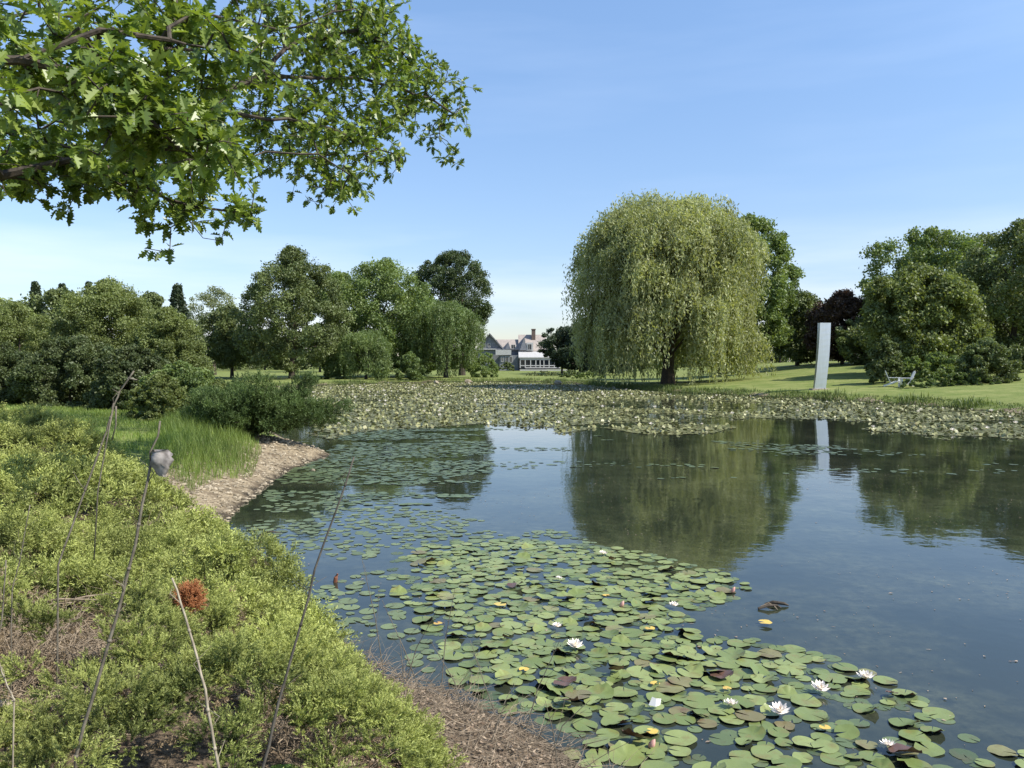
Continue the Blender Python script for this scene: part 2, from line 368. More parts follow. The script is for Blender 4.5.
def tree(name, label, cat, px, d, top, bot, left, right, mat, leaf=.3, n=60, per=600, shape='round', rel=.26, trunk=True,
         group=None, depth=None, trunk_px=None, jag=.26, flat=.8, tr=None, droop=0):
    k = d/F
    bx = ((trunk_px or px)-512)*k; bz = H1(bx, d)
    root = empty(name, (bx, d, bz), label=label, cat=cat, group=group)
    cx = ((left+right)/2-512)*k-bx; rx = (right-left)/2*k; z1 = CAMZ+(363-top)*k-bz; z0 = max(CAMZ+(363-bot)*k-bz, -.1)
    ry = (depth or rx*.9)
    n2 = int(n*3.0); per = int(per*.40); rel *= .66
    cc, crr = crown_clumps(cx, 0, z0, z1, rx, ry, n2, shape, rel, jag)
    V, cv = clumps_leaves(cc, crr, per, leaf, flat, droop=droop)
    keep = np.repeat(V.reshape(-1, 4, 3)[:, :, 2].min(1) > -.15, 4); V = V[keep]; cv = cv[keep[::4]]
    fastmesh('crown', V, 4, mat, root, cv)
    if trunk:
        limbs_mesh((0, 0, 0), cc, tr or max(.12, (z1)*.022), z0+(z1-z0)*.75).build('trunk', M_bark, root)
    return root
def weeping(name, label, cat, px, d, top, left, right, mat, bot=None, strands=1600, leaf=.3, seg=46, group=None, subs=30, tr=.4, trunk_px=None, puff=0):
    k = d/F; bx = ((trunk_px or px)-512)*k; bz = H1(bx, d)
    root = empty(name, (bx, d, bz), label=label, cat=cat, group=group)
    cx = ((left+right)/2-512)*k-bx; R0 = (right-left)/2*k; z1 = CAMZ+(363-top)*k-bz; z0 = CAMZ+(363-(bot or 384))*k-bz
    subc = []; subr = []
    for i in range(subs):
        th = i*2.39996+rng.random()*.5; q = math.sqrt((i+.5)/subs); rr = q*R0*.72
        zcn = .46*z1; zt = zcn+(z1-zcn)*math.sqrt(1-(q*.88)**2)*(.93+.1*rng.random())
        subc.append([cx+rr*cos(th), rr*sin(th)*.95, zt-.13*R0]); subr.append(R0*(.15+.17*rng.random()))
    subc = np.array(subc); subr = np.array(subr)
    # more low ones round the outside
    for i in range(int(subs*.95)):
        th = rng.random()*2*pi; rr = R0*(.48+.31*rng.random()); z = z1*(.22+.42*rng.random())
        subc = np.vstack([subc, [cx+rr*cos(th), rr*sin(th), z]]); subr = np.append(subr, R0*(.13+.08*rng.random()))
    m = len(subc); per = strands//m; Ps = []; As = []; Ns = []; cvs = []
    for i in range(m):
        c = subc[i]; r = subr[i]; tone = rng.random(); lowk = z0+(z1-z0)*.15*rng.random()**2; lk = .65+.8*rng.random()
        for j in range(per):
            d3 = rdirs(1)[0]; d3[2] = abs(d3[2])*.9; s = c+d3*r*np.array([1, 1, .75])*(.6+.5*rng.random()**.5)
            rad = unit(np.array([s[0]-cx, s[1], 0])); sway = rng.normal(size=3)*np.array([1, 1, 0]); ph = rng.random()*6
            ln = min(s[2]-lowk-.6*rng.random(), lk*(z1-z0)*(.10+.30*rng.random()**1.4)); ln = max(ln, 1.0)
            t = np.linspace(0, 1, seg)[:, None]; sw = rad*r*.45
            P = s+sw*(1-np.exp(-3*t))+np.array([0, 0, -1])*ln*t**1.25+rng.normal(size=(seg, 3))*(.28-.2*t)*leaf/.3*np.array([1, 1, .8])+sway*np.sin(t*3+ph)*.18
            Ps.append(P); A = np.tile([0, 0, -1.0], (seg, 1))+rng.normal(size=(seg, 3))*(.95-.55*t)
            As.append(A); Ns.append(np.tile(rad*.5+np.array([0, 0, .5]), (seg, 1))+rdirs(seg)*.9)
            cvs.append(tone*.6+.1*rng.random()+rng.random(seg)*.4)
    if puff:
        i_ = np.repeat(np.arange(m), puff); d_ = rdirs(len(i_)); d_[:, 2] = np.abs(d_[:, 2])*.95-.2
        Ps.append(subc[i_]+d_*subr[i_][:, None]*np.array([1.0, 1.0, .8])*(.55+.5*rng.random((len(i_), 1)))); As.append(d_*.4+rdirs(len(i_))+np.array([0, 0, -.6])); Ns.append(d_+rdirs(len(i_)))
        cvs.append(.35*rng.random(m)[i_]+.15+.45*rng.random(len(i_)))
    P = np.vstack(Ps); keep = P[:, 2] > .05
    P = P[keep]; A = np.vstack(As)[keep]; Nn = np.vstack(Ns)[keep]; cv = np.concatenate(cvs)[keep]
    s = leaf*(.7+.6*rng.random(len(P)))
    fastmesh('crown', diamonds(P, A, Nn, s*1.15, s*.36), 4, mat, root, cv)
    mb = limbs_mesh((0, 0, 0), subc, tr, z1*.62, 26); mb.build('trunk', M_bark, root)
    return root

# ------------------------------------------------------------------ far trees, left
T = tree
T('conifer', 'small pointed dark conifer top furthest left above the left thicket', 'tree', 37, 95, 281, 372, 12, 62, M_conif, .3, 90, 180, 'cone', group='conifers behind the left thicket')
T('conifer', 'pointed conifer top just left of the tall green bush of the thicket', 'tree', 64, 95, 283, 372, 38, 90, M_conif, .3, 90, 180, 'cone', group='conifers behind the left thicket')
T('conifer', 'thin conifer tip peeping out behind the tall green bush', 'tree', 90, 100, 281, 372, 68, 112, M_conif, .3, 90, 150, 'cone', group='conifers behind the left thicket')
T('conifer', 'dark spiky conifer between the tall bush and the pale tree', 'tree', 180, 98, 283, 372, 149, 208, M_conif, .3, 90, 220, 'cone', group='conifers behind the left thicket')
T('dark_tree', 'rounded dark tree behind the left thicket beside the conifer', 'tree', 152, 90, 291, 360, 130, 172, M_dark, .32, 36, 330)
T('leafy_tree', 'dull green tree behind the far left end of the thicket', 'tree', 45, 85, 288, 370, 18, 100, M_dark, .32, 50, 420)
T('leafy_tree', 'greyish green tree cut by the left edge of the photo', 'tree', -5, 70, 297, 375, -50, 30, M_olive, .28, 45, 420)
T('pale_tree', 'pale airy tree with light sky showing through its crown', 'tree', 214, 130, 286, 345, 190, 240, M_pale, .30, 46, 130, jag=.3)
T('dark_tree', 'small dark round tree left of the tall speckled tree', 'tree', 226, 108, 304, 366, 198, 262, M_dark, .30, 46, 480, 'egg', trunk_px=232)
T('tall_tree', 'tall dark speckled tree with pointed crown and visible trunk on left lawn', 'tree', 292, 100, 246, 371, 240, 345, M_dark, .27, 105, 560, 'egg', rel=.19, jag=.22)
T('broad_tree', 'broad light green tree in the middle of the left tree group', 'tree', 378, 112, 258, 372, 322, 434, M_mid, .30, 95, 560, rel=.2)
T('dark_tree', 'tall dense dark tree rising behind the left tree group', 'tree', 456, 128, 250, 335, 416, 493, M_compact, .26, 80, 640, 'top', rel=.2, trunk_px=462, jag=.12)
T('leafy_tree', 'green tree filling the gap between the tall speckled tree and the broad light green tree', 'tree', 338, 118, 272, 374, 306, 372, M_mid, .28, 60, 560, rel=.2, jag=.15)
T('leafy_tree', 'full green tree low behind the two weeping trees', 'tree', 415, 118, 290, 376, 380, 452, M_weep, .27, 60, 560, rel=.2, jag=.15)
weeping('weeping_tree', 'dark weeping tree at the right end of the left tree group', 'tree', 446, 108, 300, 405, 487, M_weep, 383, 1000, .27, 40, subs=20, tr=.28, puff=200)
weeping('weeping_tree', 'low weeping tree at the waterside under the broad light green tree', 'tree', 366, 100, 331, 338, 396, M_weep, 384, 620, .25, 34, subs=12, tr=.18, puff=180)
T('shrub', 'light green shrub at the foot of the dark weeping tree by the house', 'shrub', 484, 112, 355, 379, 470, 497, M_mid, .2, 22, 260, 'shrub', trunk=False)
for i, (px, l, r, t, lab) in enumerate([(410, 396, 424, 352, 'rounded waterside shrub between the two weeping trees'), (335, 322, 346, 357, 'small waterside bush left of the low weeping tree')]):
    T('shrub', lab, 'shrub', px, 101, t, 383, l, r, M_weep, .2, 22, 260, 'shrub', trunk=False)
# lawn shrubs in front of the house
T('shrub', 'low grey green shrub on the lawn before the house', 'shrub', 541, 125, 371, 379, 524, 560, M_pale, .2, 26, 160, 'shrub', trunk=False)
T('shrub', 'dark round shrub at the waterside below the sun porch', 'shrub', 568, 112, 370, 382, 558, 581, M_dark, .2, 18, 200, 'shrub', trunk=False)
T('shrub', 'spreading light green shrub at the waterside left of the willow', 'shrub', 590, 104, 372, 384, 574, 606, M_mid, .2, 22, 220, 'shrub', trunk=False)
for (px, t, l, r, lab) in [(486, 352, 476, 499, 'bright bush at the left corner of the house'), (502, 362, 497, 515, 'low dark bush under the house windows')]:
    T('shrub', lab, 'shrub', px, 178, t, 371, l, r, M_mid if t < 360 else M_dark, .28, 16, 160, 'shrub', trunk=False)
# centre, behind willow
T('dark_tree', 'dark tree with drooping outline overlapping the right of the house', 'tree', 580, 140, 318, 371, 548, 622, M_conif, .30, 80, 640, 'egg', rel=.2, jag=.3)
T('dark_tree', 'dark layered tree in front of the right end of the sun porch', 'tree', 562, 150, 326, 359, 538, 590, M_conif, .30, 40, 420, 'round', rel=.2, jag=.3)
T('dark_tree', 'very dark tree filling the gap between the house and the willow', 'tree', 600, 130, 322, 374, 575, 640, M_conif, .30, 50, 420)
weeping('willow', 'huge light green weeping willow on the far bank, tallest tree by the pond', 'tree', 668, 76, 199, 566, 765, M_willow, 389, 4300, .30, 44, subs=48, tr=.55, puff=520)
T('oak_tree', 'dark green broadleaf tree peeping out behind the right of the willow', 'tree', 748, 92, 214, 356, 700, 794, M_mid, .30, 85, 520, rel=.2, jag=.25)
# right
T('leafy_tree', 'shaded tree between the willow and the steel pillar', 'tree', 797, 100, 289, 362, 768, 832, M_dark, .30, 60, 480, jag=.25)
T('purple_tree', 'reddish brown leaved tree behind the steel pillar', 'tree', 842, 92, 290, 360, 812, 872, M_red, .28, 60, 480, jag=.25)
T('leafy_tree', 'low dark tree in the shade right of the reddish tree', 'tree', 866, 86, 316, 368, 838, 900, M_dark, .27, 50, 440)
T('tall_tree', 'tall airy grey green tree behind the round olive tree on the right', 'tree', 925, 88, 226, 330, 866, 985, M_mid, .28, 80, 420, 'top', rel=.2, jag=.3)
T('tall_tree', 'tall dark tree cut by the right edge of the photo', 'tree', 1024, 74, 220, 352, 962, 1092, M_dark, .26, 100, 430, 'round', rel=.19, jag=.25, trunk_px=1012)
T('tall_tree', 'tall dark tree seen between the airy tree and the right edge', 'tree', 985, 92, 232, 345, 945, 1030, M_dark, .28, 60, 400, rel=.2, jag=.3)
T('olive_tree', 'rounded olive green tree in front of the tall right hand trees', 'tree', 922, 66, 264, 372, 866, 972, M_olive, .24, 100, 620, rel=.2, jag=.2)
T('shrub', 'small upright leafy shrub left of the white lawn chairs', 'shrub', 885, 58, 336, 383, 868, 902, M_dark, .17, 34, 330, 'shrub', jag=.25, tr=.05)
T('shrub', 'broad light green shrub behind the white lawn chairs', 'shrub', 930, 60, 352, 380, 896, 975, M_mid, .17, 40, 420, 'shrub', trunk=False, depth=2)
T('shrub', 'dense dark bush closing the lawn at the right edge', 'shrub', 1012, 62, 345, 381, 996, 1034, M_dark, .17, 40, 400, 'shrub', tr=.06)
T('shrub', 'dark round shrub right of the light green hedge near the right edge', 'shrub', 984, 54, 338, 384, 958, 1012, M_dark, .16, 50, 430, 'shrub', tr=.06)
T('hedge', 'low clipped grey green hedge right of the lawn chairs', 'hedge', 940, 53, 373, 388, 906, 1012, M_weep, .14, 60, 300, 'shrub', trunk=False, depth=1)
# distant trees behind everything
proto = T('distant_tree', 'distant round tree low on the horizon behind the park', 'tree', 130, 190, 333, 368, 95, 165, M_dark, .5, 44, 260, 'shrub', group='distant trees on the horizon')
for i, px in enumerate([10, 60, 190, 235, 265, 320, 370, 430, 600, 640, 690, 735, 780, 820, 855, 900, 940, 985, 1030, 1075, -60, 1130]):
    c = copy_tree(proto); dd = 190+25*math.sin(i*2.1); bx = (px-512)/F*dd
    c.location = (bx, dd, H1(bx, dd)); c.rotation_euler.z = i*1.7; s = .8+.35*rng.random(); c.scale = (s, s, s*(.95+.1*rng.random()))

cc = []; cr_ = []
for k in range(900):
    a = R(-48+96*rng.random()); dd = 235+25*rng.random(); x_, y_ = dd*sin(a), dd*cos(a); h = 3+6*float(fbm(np.array(a*14), np.array(3.3), 61, 3)); cc.append([x_, y_, H1(x_, y_)+h*rng.random()*.85]); cr_.append(1.3+1.4*rng.random())
V, cv = clumps_leaves(np.array(cc), np.array(cr_), 110, .75)
tag(fastmesh('woods', V, 4, M_dark, None, cv), 'low dark line of far-off woodland on the horizon', 'woods', kind='stuff')
# ------------------------------------------------------------------ left thicket (bushes 25-35 m away)
B = lambda lab, px, d, top, bot, l, r, mat, **k: T('bush', lab, 'bush', px, d, top, bot, l, r, mat, k.pop('leaf', .082), k.pop('n', 80), int(1.45*k.pop('per', 620)), 'shrub', rel=k.pop('rel', .2), jag=.25, tr=.07, **k)
B('tall bright olive bush, highest of the left thicket', 112, 34, 279, 398, 50, 172, M_olive, n=110, per=700)
B('olive bush at the left edge of the photo', 20, 36, 300, 402, -40, 72, M_olive)
B('feathery yellow green bush right of the tall olive bush', 165, 33, 308, 396, 128, 208, M_olive)
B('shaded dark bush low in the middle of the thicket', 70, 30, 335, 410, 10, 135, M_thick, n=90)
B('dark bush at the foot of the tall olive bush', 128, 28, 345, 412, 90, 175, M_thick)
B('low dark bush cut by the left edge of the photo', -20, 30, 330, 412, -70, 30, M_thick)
B('low leafy bush next to the spreading juniper', 178, 25, 362, 420, 140, 222, M_mid, leaf=.09, per=700)
B('small sprig-like bush in front of the left lawn and right of the thicket', 215, 25, 380, 424, 192, 246, M_olive, leaf=.08, n=50, per=420)

B('loose olive bush between the thicket and the spreading juniper', 158, 23.5, 372, 428, 132, 190, M_olive, leaf=.085, n=55, per=520)
B('small light bush leaning over the top of the tall grass', 200, 24, 388, 428, 178, 228, M_mid, leaf=.075, n=45, per=460)
# ------------------------------------------------------------------ junipers
def sprig_template(nb, nn, L, nl, nw, tw=1.0):
    """branchlets with needles, pointing +z"""
    Ps = []; As = []; Ns = []; cv = []
    for b in range(nb):
        ang = rng.random()*2*pi; tilt = (.25+.75*rng.random())*tw; st = rng.random()*.5*L
        ax = np.array([cos(ang)*sin(tilt), sin(ang)*sin(tilt), cos(tilt)]); ln = L*(.45+.5*rng.random())
        if b == 0: ax = np.array([0, 0, 1.]); st = 0; ln = L
        t = (np.arange(nn)+.5)/nn
        P = np.array([0, 0, st])+ax*ln*t[:, None]; P[:, 2] += -0.1*L*t**2*0
        o = rdirs(nn); o = unit(np.cross(o, ax)); A = unit(ax*1.0+o*.9)
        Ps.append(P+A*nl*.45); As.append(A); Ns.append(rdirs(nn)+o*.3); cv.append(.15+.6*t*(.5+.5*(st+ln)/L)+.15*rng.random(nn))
    n = nb*nn; s = .8+.4*rng.random(n)
    return diamonds(np.vstack(Ps), np.vstack(As), np.vstack(Ns), nl*s, nw*s).reshape(-1, 3), np.concatenate(cv)
def scatter(temps, P, D, S, dv=None):
    """instances of templates along directions D, scales S -> verts, v"""
    out_v = []; out_c = []
    which = rng.integers(0, len(temps), len(P)); D = unit(D)
    for k, (tv, tcv) in enumerate(temps):
        m = which == k; p = P[m]; z = D[m]; s = S[m]
        if not len(p): continue
        a = unit(np.cross(z, rdirs(len(p)))); b = np.cross(z, a)
        W = p[:, None, :]+s[:, None, None]*(tv[None, :, 0, None]*a[:, None]+tv[None, :, 1, None]*b[:, None]+tv[None, :, 2, None]*z[:, None])
        out_v.append(W.reshape(-1, 3)); dd = dv[m] if dv is not None else np.zeros(len(p))
        out_c.append(np.clip(tcv[None]+dd[:, None], 0, 1).ravel())
    return np.vstack(out_v), np.concatenate(out_c)
holes = [(PZ(*p, z)[:2], r) for p, z, r in [((38,615),.75,.30),((95,640),.75,.36),((150,650),.7,.30),((125,585),.75,.2),((55,712),.7,.26),((90,720),.7,.18),((262,690),.55,.20),((246,672),.6,.14),((150,520),.7,.25),((60,520),.9,.25),((330,748),.45,.16),((200,625),.6,.14),((5,650),.8,.3),((290,752),.45,.14)]]
def jtop(x, y):
    md = fbm(x*.95+5, y*.95+3, 11, 3); m2 = fbm(x*3.1, y*3.1, 23, 2)
    m3 = fbm(x*4.6+2, y*4.6, 57, 2)
    h = .02+.95*np.clip(md-.27, 0, 1)+.20*m2+.26*np.clip(m3-.28, 0, .5)
    e = pdist(x, y, jun_poly); h = h*(.25+.75*ss(0, .55, e))
    hol = np.zeros(np.shape(x))
    hol = 1-ss(.22, .33, m3)
    for (c, r) in holes: hol = np.maximum(hol, 1-ss(r*.75, r*1.5, np.hypot(x-c[0], (y-c[1])*.75)+.12*(m2-.5)))
    return h, hol
def jun_field(x0, x1, y0, y1, dens, tmpl, dmin, dmax, per=16, tr=.085, sc=1.0):
    """tufts: dens per m2, each a little dome of sprigs radiating from its heart"""
    n = int((x1-x0)*(y1-y0)*dens); x = x0+rng.random(n)*(x1-x0); y = y0+rng.random(n)*(y1-y0)
    d = np.hypot(x, y); k = inpoly(x, y, jun_poly) & (d >= dmin) & (d < dmax); x, y = x[k], y[k]
    px = 512+F*x/np.maximum(y, .1); k = (px > -200) & (px < 1200); x, y = x[k], y[k]
    h, hol = jtop(x, y); k = rng.random(len(x)) > hol*1.08; x, y, h, hol = x[k], y[k], h[k], hol[k]
    e = .06; hx = (jtop(x+e, y)[0]-h)/e; hy = (jtop(x, y+e)[0]-h)/e
    lift = rng.random(len(x))**1.5; C = np.stack([x, y, H(x, y)+h*(1-.35*hol)-.15+.20*lift], 1)
    Nn = unit(np.stack([-hx*.8, -hy*.8, np.full(len(x), .9)], 1)+rng.normal(size=(len(x), 3))*.25)
    tone = (fbm(x*1.7, y*1.7, 41, 3)-.5)*.8+(fbm(x*4.6+2, y*4.6, 57, 2)-.5)*.9+(lift-.45)*.45+rng.normal(size=len(x))*.08  # low tufts and gaps toned darker, shading put into the needle colour
    i = np.repeat(np.arange(len(x)), per); D = unit(Nn[i]*.75+rdirs(len(i))*.85); D[:, 2] = np.abs(D[:, 2]*.9)+.1
    P = C[i]+D*tr*(.25+.75*rng.random((len(i), 1)))*(.7+.6*rng.random(len(x)))[i][:, None]
    return scatter(tmpl, P, D, sc*(.7+.5*rng.random(len(i))), tone[i])
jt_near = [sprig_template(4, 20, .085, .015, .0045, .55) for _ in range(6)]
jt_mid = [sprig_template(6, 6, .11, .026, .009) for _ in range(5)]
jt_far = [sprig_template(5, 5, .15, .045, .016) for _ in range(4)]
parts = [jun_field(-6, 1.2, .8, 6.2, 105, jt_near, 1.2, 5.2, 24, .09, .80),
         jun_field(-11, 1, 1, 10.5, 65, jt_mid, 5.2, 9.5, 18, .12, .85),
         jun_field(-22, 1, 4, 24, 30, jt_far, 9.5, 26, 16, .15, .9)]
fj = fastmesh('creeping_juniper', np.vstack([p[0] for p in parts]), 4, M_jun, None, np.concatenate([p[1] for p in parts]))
tag(fj, 'bright green creeping juniper covering the near left bank', 'juniper', kind='stuff')
# woody stems inside the juniper bed
mb = MB()
def rtwig(p, L, r, up=.5, steps=4, bend=.4, dr=None, n=4):
    d = unit(dr if dr is not None else rng.normal(size=3)*np.array([1, 1, .3])+np.array([0, 0, up])); pts = [np.array(p, float)]
    for _ in range(steps): d = unit(d+rng.normal(size=3)*bend*.5); pts.append(pts[-1]+d*L/steps)
    mb.tube(pts, list(np.linspace(r, r*.35, steps+1)), n); return pts
for (c, r) in holes:
    for k in range(int(260*r*r/.09)):
        a = rng.random()*2*pi; q = r*1.15*math.sqrt(rng.random()); x, y = c[0]+q*cos(a), c[1]+q*sin(a); z = H1(x, y)
        rtwig((x, y, z+.02+.2*rng.random()**2), .10+.22*rng.random(), .0018+.0026*rng.random(), .35, 4, .75)
for (px, py, z, px2, py2, r) in [(0,607,.72,110,600,.011),(20,612,.7,140,590,.008),(80,668,.7,170,652,.010),(225,655,.6,262,700,.009),(236,700,.6,262,680,.008),(20,705,.75,120,735,.008)]:
    p = PZ(px, py, z); q = PZ(px2, py2, z+.02); m = (p+q)/2+np.array([.03, 0, .03]); mb.tube([p, m, q], [r, r*.9, r*.5], 6)
tag(mb.build('dead_juniper_stems', M_twig), 'tangle of bare grey brown stems in the hollows of the juniper', 'dead stems', kind='stuff')
M_brownj = leafmat('brown_juniper_needles', (.15, .105, .06), (.34, .26, .16), .15, tint=(1, .9, .7))
x = -6+7*rng.random(2600); y = 1.2+12*rng.random(2600)**1.5; k = inpoly(x, y, jun_poly) & ((fbm(x*2.3, y*2.3, 77, 2) > .60) | (jtop(x, y)[1] > .3)); x, y = x[k], y[k]
h, hol = jtop(x, y); i = np.repeat(np.arange(len(x)), 9); P = np.stack([x, y, H(x, y)+h*(1-.7*hol)-.05], 1)[i]+rng.normal(size=(len(i), 3))*.045
V, cv = scatter(jt_mid, P, rdirs(len(i))+np.array([0, 0, .4]), np.full(len(i), .55))
tag(fastmesh('dead_juniper_sprays', V, 4, M_brownj, None, cv), 'brown dead sprays scattered through the creeping juniper', 'dead sprays', kind='stuff')
# rusty dead sprig
c = PZ(190, 600, .75)
for _ in range(12): c = PZ(190, 600, H1(c[0], c[1])+float(jtop(c[:1], c[1:2])[0][0])+.10)
nT = 420; Pn = c+rdirs(nT)*np.array([.060, .055, .07])*(rng.random((nT, 1))**.4)
Vv, Cc = scatter(jt_near[:3], Pn, rdirs(nT)+np.array([0, -.2, .6]), np.full(nT, .55))
tag(fastmesh('dead_juniper_sprig', Vv, 4, M_rust, None, Cc), 'round rust orange dead sprig on the green juniper', 'dead sprig')
# spreading juniper beside the beach
c0 = PZ(252, 446, .25); root = empty('spreading_juniper', (c0[0], c0[1], H1(c0[0], c0[1])), label='dark spreading juniper shrub overhanging the gravel beach', cat='juniper'); root.scale = (1.12, 1.1, 1.35)
mb = MB(); cc = []; cr_ = []
for k in range(64):
    th = rng.random()*2*pi; el = .12+.75*rng.random()**1.2; L = (1.0+1.15*rng.random())*(1.0 if cos(th) > 0 else .85)*(1-.28*el)
    e = np.array([L*cos(th)*cos(el)*1.05, L*sin(th)*cos(el)*.8, .1+L*sin(el)*.85]); m = e*.5+np.array([0, 0, .14])
    mb.tube([(0, 0, .0), m, e], [.03, .018, .005], 5)
    for t in np.linspace(.35, 1.0, 7):
        q = (1-t)**2*np.array([0, 0, 0])+2*t*(1-t)*m+t*t*e; cc.append(q+rng.normal(size=3)*.05); cr_.append([e, .12])
cc = np.array(cc); nS = 26; idx = np.repeat(np.arange(len(cc)), nS); E = np.array([c[0] for c in cr_])
P = cc[idx]+rng.normal(size=(len(idx), 3))*np.array([.13, .13, .05]); D = unit(E[idx])*1.0+rng.normal(size=P.shape)*.45+np.array([0, 0, .35])
P[:, 2] = np.maximum(P[:, 2], .03)
Vv, Cc = scatter(jt_far, P, D, .75+.4*rng.random(len(P)), (rng.random(len(cc))[idx]-.5)*.5)
fastmesh('foliage', Vv, 4, M_jun2, root, Cc); mb.build('branches', M_bark, root)

# ------------------------------------------------------------------ grass
def blades(x, y, h, wd, bend=.35, base=None):
    n = len(x); z = H(x, y) if base is None else base; th = rng.random(n)*2*pi; a = np.stack([np.cos(th), np.sin(th), np.zeros(n)], 1)
    b = np.stack([-a[:, 1], a[:, 0], np.zeros(n)], 1); P = np.stack([x, y, z-.01], 1); h = h.reshape(-1, 1); bb = (bend*(.3+rng.random((n, 1))))*h
    up = np.array([0, 0, 1.]); p1 = P+up*h*.55+a*bb*.3; p2 = P+up*h*.95+a*bb; w_ = wd
    q1 = np.stack([P-b*w_, P+b*w_, p1+b*w_*.8, p1-b*w_*.8], 1); q2 = np.stack([p1-b*w_*.8, p1+b*w_*.8, p2+b*w_*.1, p2-b*w_*.1], 1)
    return np.concatenate([q1, q2], 1).reshape(-1, 3)
def rnd_in(poly, n):
    p = np.array(poly); lo = p.min(0); hi = p.max(0); q = lo+rng.random((n, 2))*(hi-lo); k = inpoly(q[:, 0], q[:, 1], poly); return q[k, 0], q[k, 1]
tall = [tuple(PZ(*p, .45)[:2]) for p in [(150,470),(150,440),(165,425),(200,424),(240,428),(262,446),(252,462),(215,470),(192,482)]]
x, y = rnd_in(tall, 34000); e = pdist(x, y, tall); h = (.16+.32*ss(0, .6, e))*(.6+.7*rng.random(len(x)))
V = blades(x, y, h*.9, .0038, .55); tag(fastmesh('tall_grass', V, 4, M_grass, None, np.repeat(rng.random(len(x)), 2)), 'bright tall grass tuft above the gravel beach', 'grass', kind='stuff')
x, y = rnd_in(jun_poly, 1500); k = (np.hypot(x, y) > 2.2) & (np.hypot(x, y) < 14) & (fbm(x*1.3, y*1.3, 99, 2) > .5); x, y = x[k], y[k]; hj = jtop(x, y)[0]
V = blades(x, y, (.12+.2*rng.random(len(x))), .0035, .6, H(x, y)+hj*.75)
tag(fastmesh('weeds', V, 4, M_grass, None, np.repeat(rng.random(len(x)), 2)), 'stray grass blades growing up through the juniper', 'weeds', kind='stuff')
lawn = [tuple(PZ(*p, .9)[:2]) for p in [(-150,420),(-150,398),(150,398),(235,405),(262,425),(270,440),(200,480),(150,500)]]
x, y = rnd_in(lawn, 170000); k = ~inpoly(x, y, jun_poly) & (pdist(x, y, pond) > .8) & ~inpoly(x, y, beach_poly); x, y = x[k], y[k]
h = .05+.06*rng.random(len(x))+.06*(fbm(x, y, 5) > .55); V = blades(x, y, h, .006, .6)
tag(fastmesh('lawn_grass', V, 4, M_grass, None, np.repeat(rng.random(len(x)), 2)), 'short shaded lawn grass on the left between juniper and thicket', 'grass', kind='stuff')
# rough grass along the far banks
pts = []
segs = [(shore_px[i], shore_px[i+1]) for i in range(20, len(shore_px)-1)]
for a_, b_2 in segs:
    A_ = PZ(*a_); B_ = PZ(*b_2); L = np.linalg.norm(B_-A_); n = int(L*230); t = rng.random((n, 1)); q = A_[:2]+(B_-A_)[:2]*t
    nrm = np.array([-(B_-A_)[1], (B_-A_)[0]])/L; off = (rng.random((n, 1))**1.3)*1.3-.15; sgn = 1
    test = A_[:2]+nrm*.5; sgn = -1 if inpoly(np.array([test[0]]), np.array([test[1]]), pond)[0] else 1
    pts.append(q+nrm*off*sgn)
q = np.vstack(pts); x, y = q[:, 0], q[:, 1]; z = H(x, y); k = rng.random(len(x)) < .35+1.0*fbm(x*.5, y*.5, 9); x, y, z = x[k], y[k], z[k]
h = (.08+.34*rng.random(len(x))**3)*(.1+1.5*fbm(x*.5, y*.5, 12)**1.5)*1.3; V = blades(x, y, h, .02, .5, np.maximum(z, 0))
tag(fastmesh('bank_grass', V, 4, M_grassd, None, np.repeat(rng.random(len(x)), 2)), 'rough uncut grass fringe along the far bank', 'grass', kind='stuff')

# ------------------------------------------------------------------ gravel
def stones(x, y, z, r, name, mat, label, cat='gravel', kind='stuff'):
    t = (1+5**.5)/2; iv = np.array([(-1,t,0),(1,t,0),(-1,-t,0),(1,-t,0),(0,-1,t),(0,1,t),(0,-1,-t),(0,1,-t),(t,0,-1),(t,0,1),(-t,0,-1),(-t,0,1)], float); iv /= np.linalg.norm(iv[0])
    fc = np.array([(0,11,5),(0,5,1),(0,1,7),(0,7,10),(0,10,11),(1,5,9),(5,11,4),(11,10,2),(10,7,6),(7,1,8),(3,9,4),(3,4,2),(3,2,6),(3,6,8),(3,8,9),(4,9,5),(2,4,11),(6,2,10),(8,6,7),(9,8,1)])
    n = len(x); th = rng.random(n)*2*pi; sc = np.stack([1+.5*rng.random(n), .7+.4*rng.random(n), .4+.35*rng.random(n)], 1)*r[:, None]
    v = iv[None]*(1+.25*(rng.random((n, 12, 1))-.5))*sc[:, None]
    vx_ = v[..., 0]*np.cos(th)[:, None]-v[..., 1]*np.sin(th)[:, None]; vy_ = v[..., 0]*np.sin(th)[:, None]+v[..., 1]*np.cos(th)[:, None]
    v = np.stack([vx_+x[:, None], vy_+y[:, None], v[..., 2]+z[:, None]+.2*r[:, None]], -1)
    tri = v[:, fc].reshape(-1, 3)
    return tag(fastmesh(name, tri, 3, mat, None, np.repeat(rng.random(n), 20)), label, cat, kind=kind)
def stonemat(name, a, b):
    m, nt, bb, o = newmat(name); at = N(nt, 'ShaderNodeAttribute', attribute_name='v'); c = mixc(nt, at.outputs['Fac'], a, b)
    c = mixc(nt, mrange(nt, noise(nt, 25, 4), .4, .7), c, tuple(.6*q for q in a)); nt.links.new(c, bb.inputs['Base Color']); bb.inputs['Roughness'].default_value = .85; return m
M_grav = stonemat('gravel', (.20, .16, .105), (.50, .42, .30))
x, y = rnd_in(beach_poly, 11000); z = H(x, y); k = z > -.04; x, y, z = x[k], y[k], z[k]
stones(x, y, z, .008+.05*rng.random(len(x))**3.2, 'gravel', M_grav, 'pinkish tan gravel on the little beach')
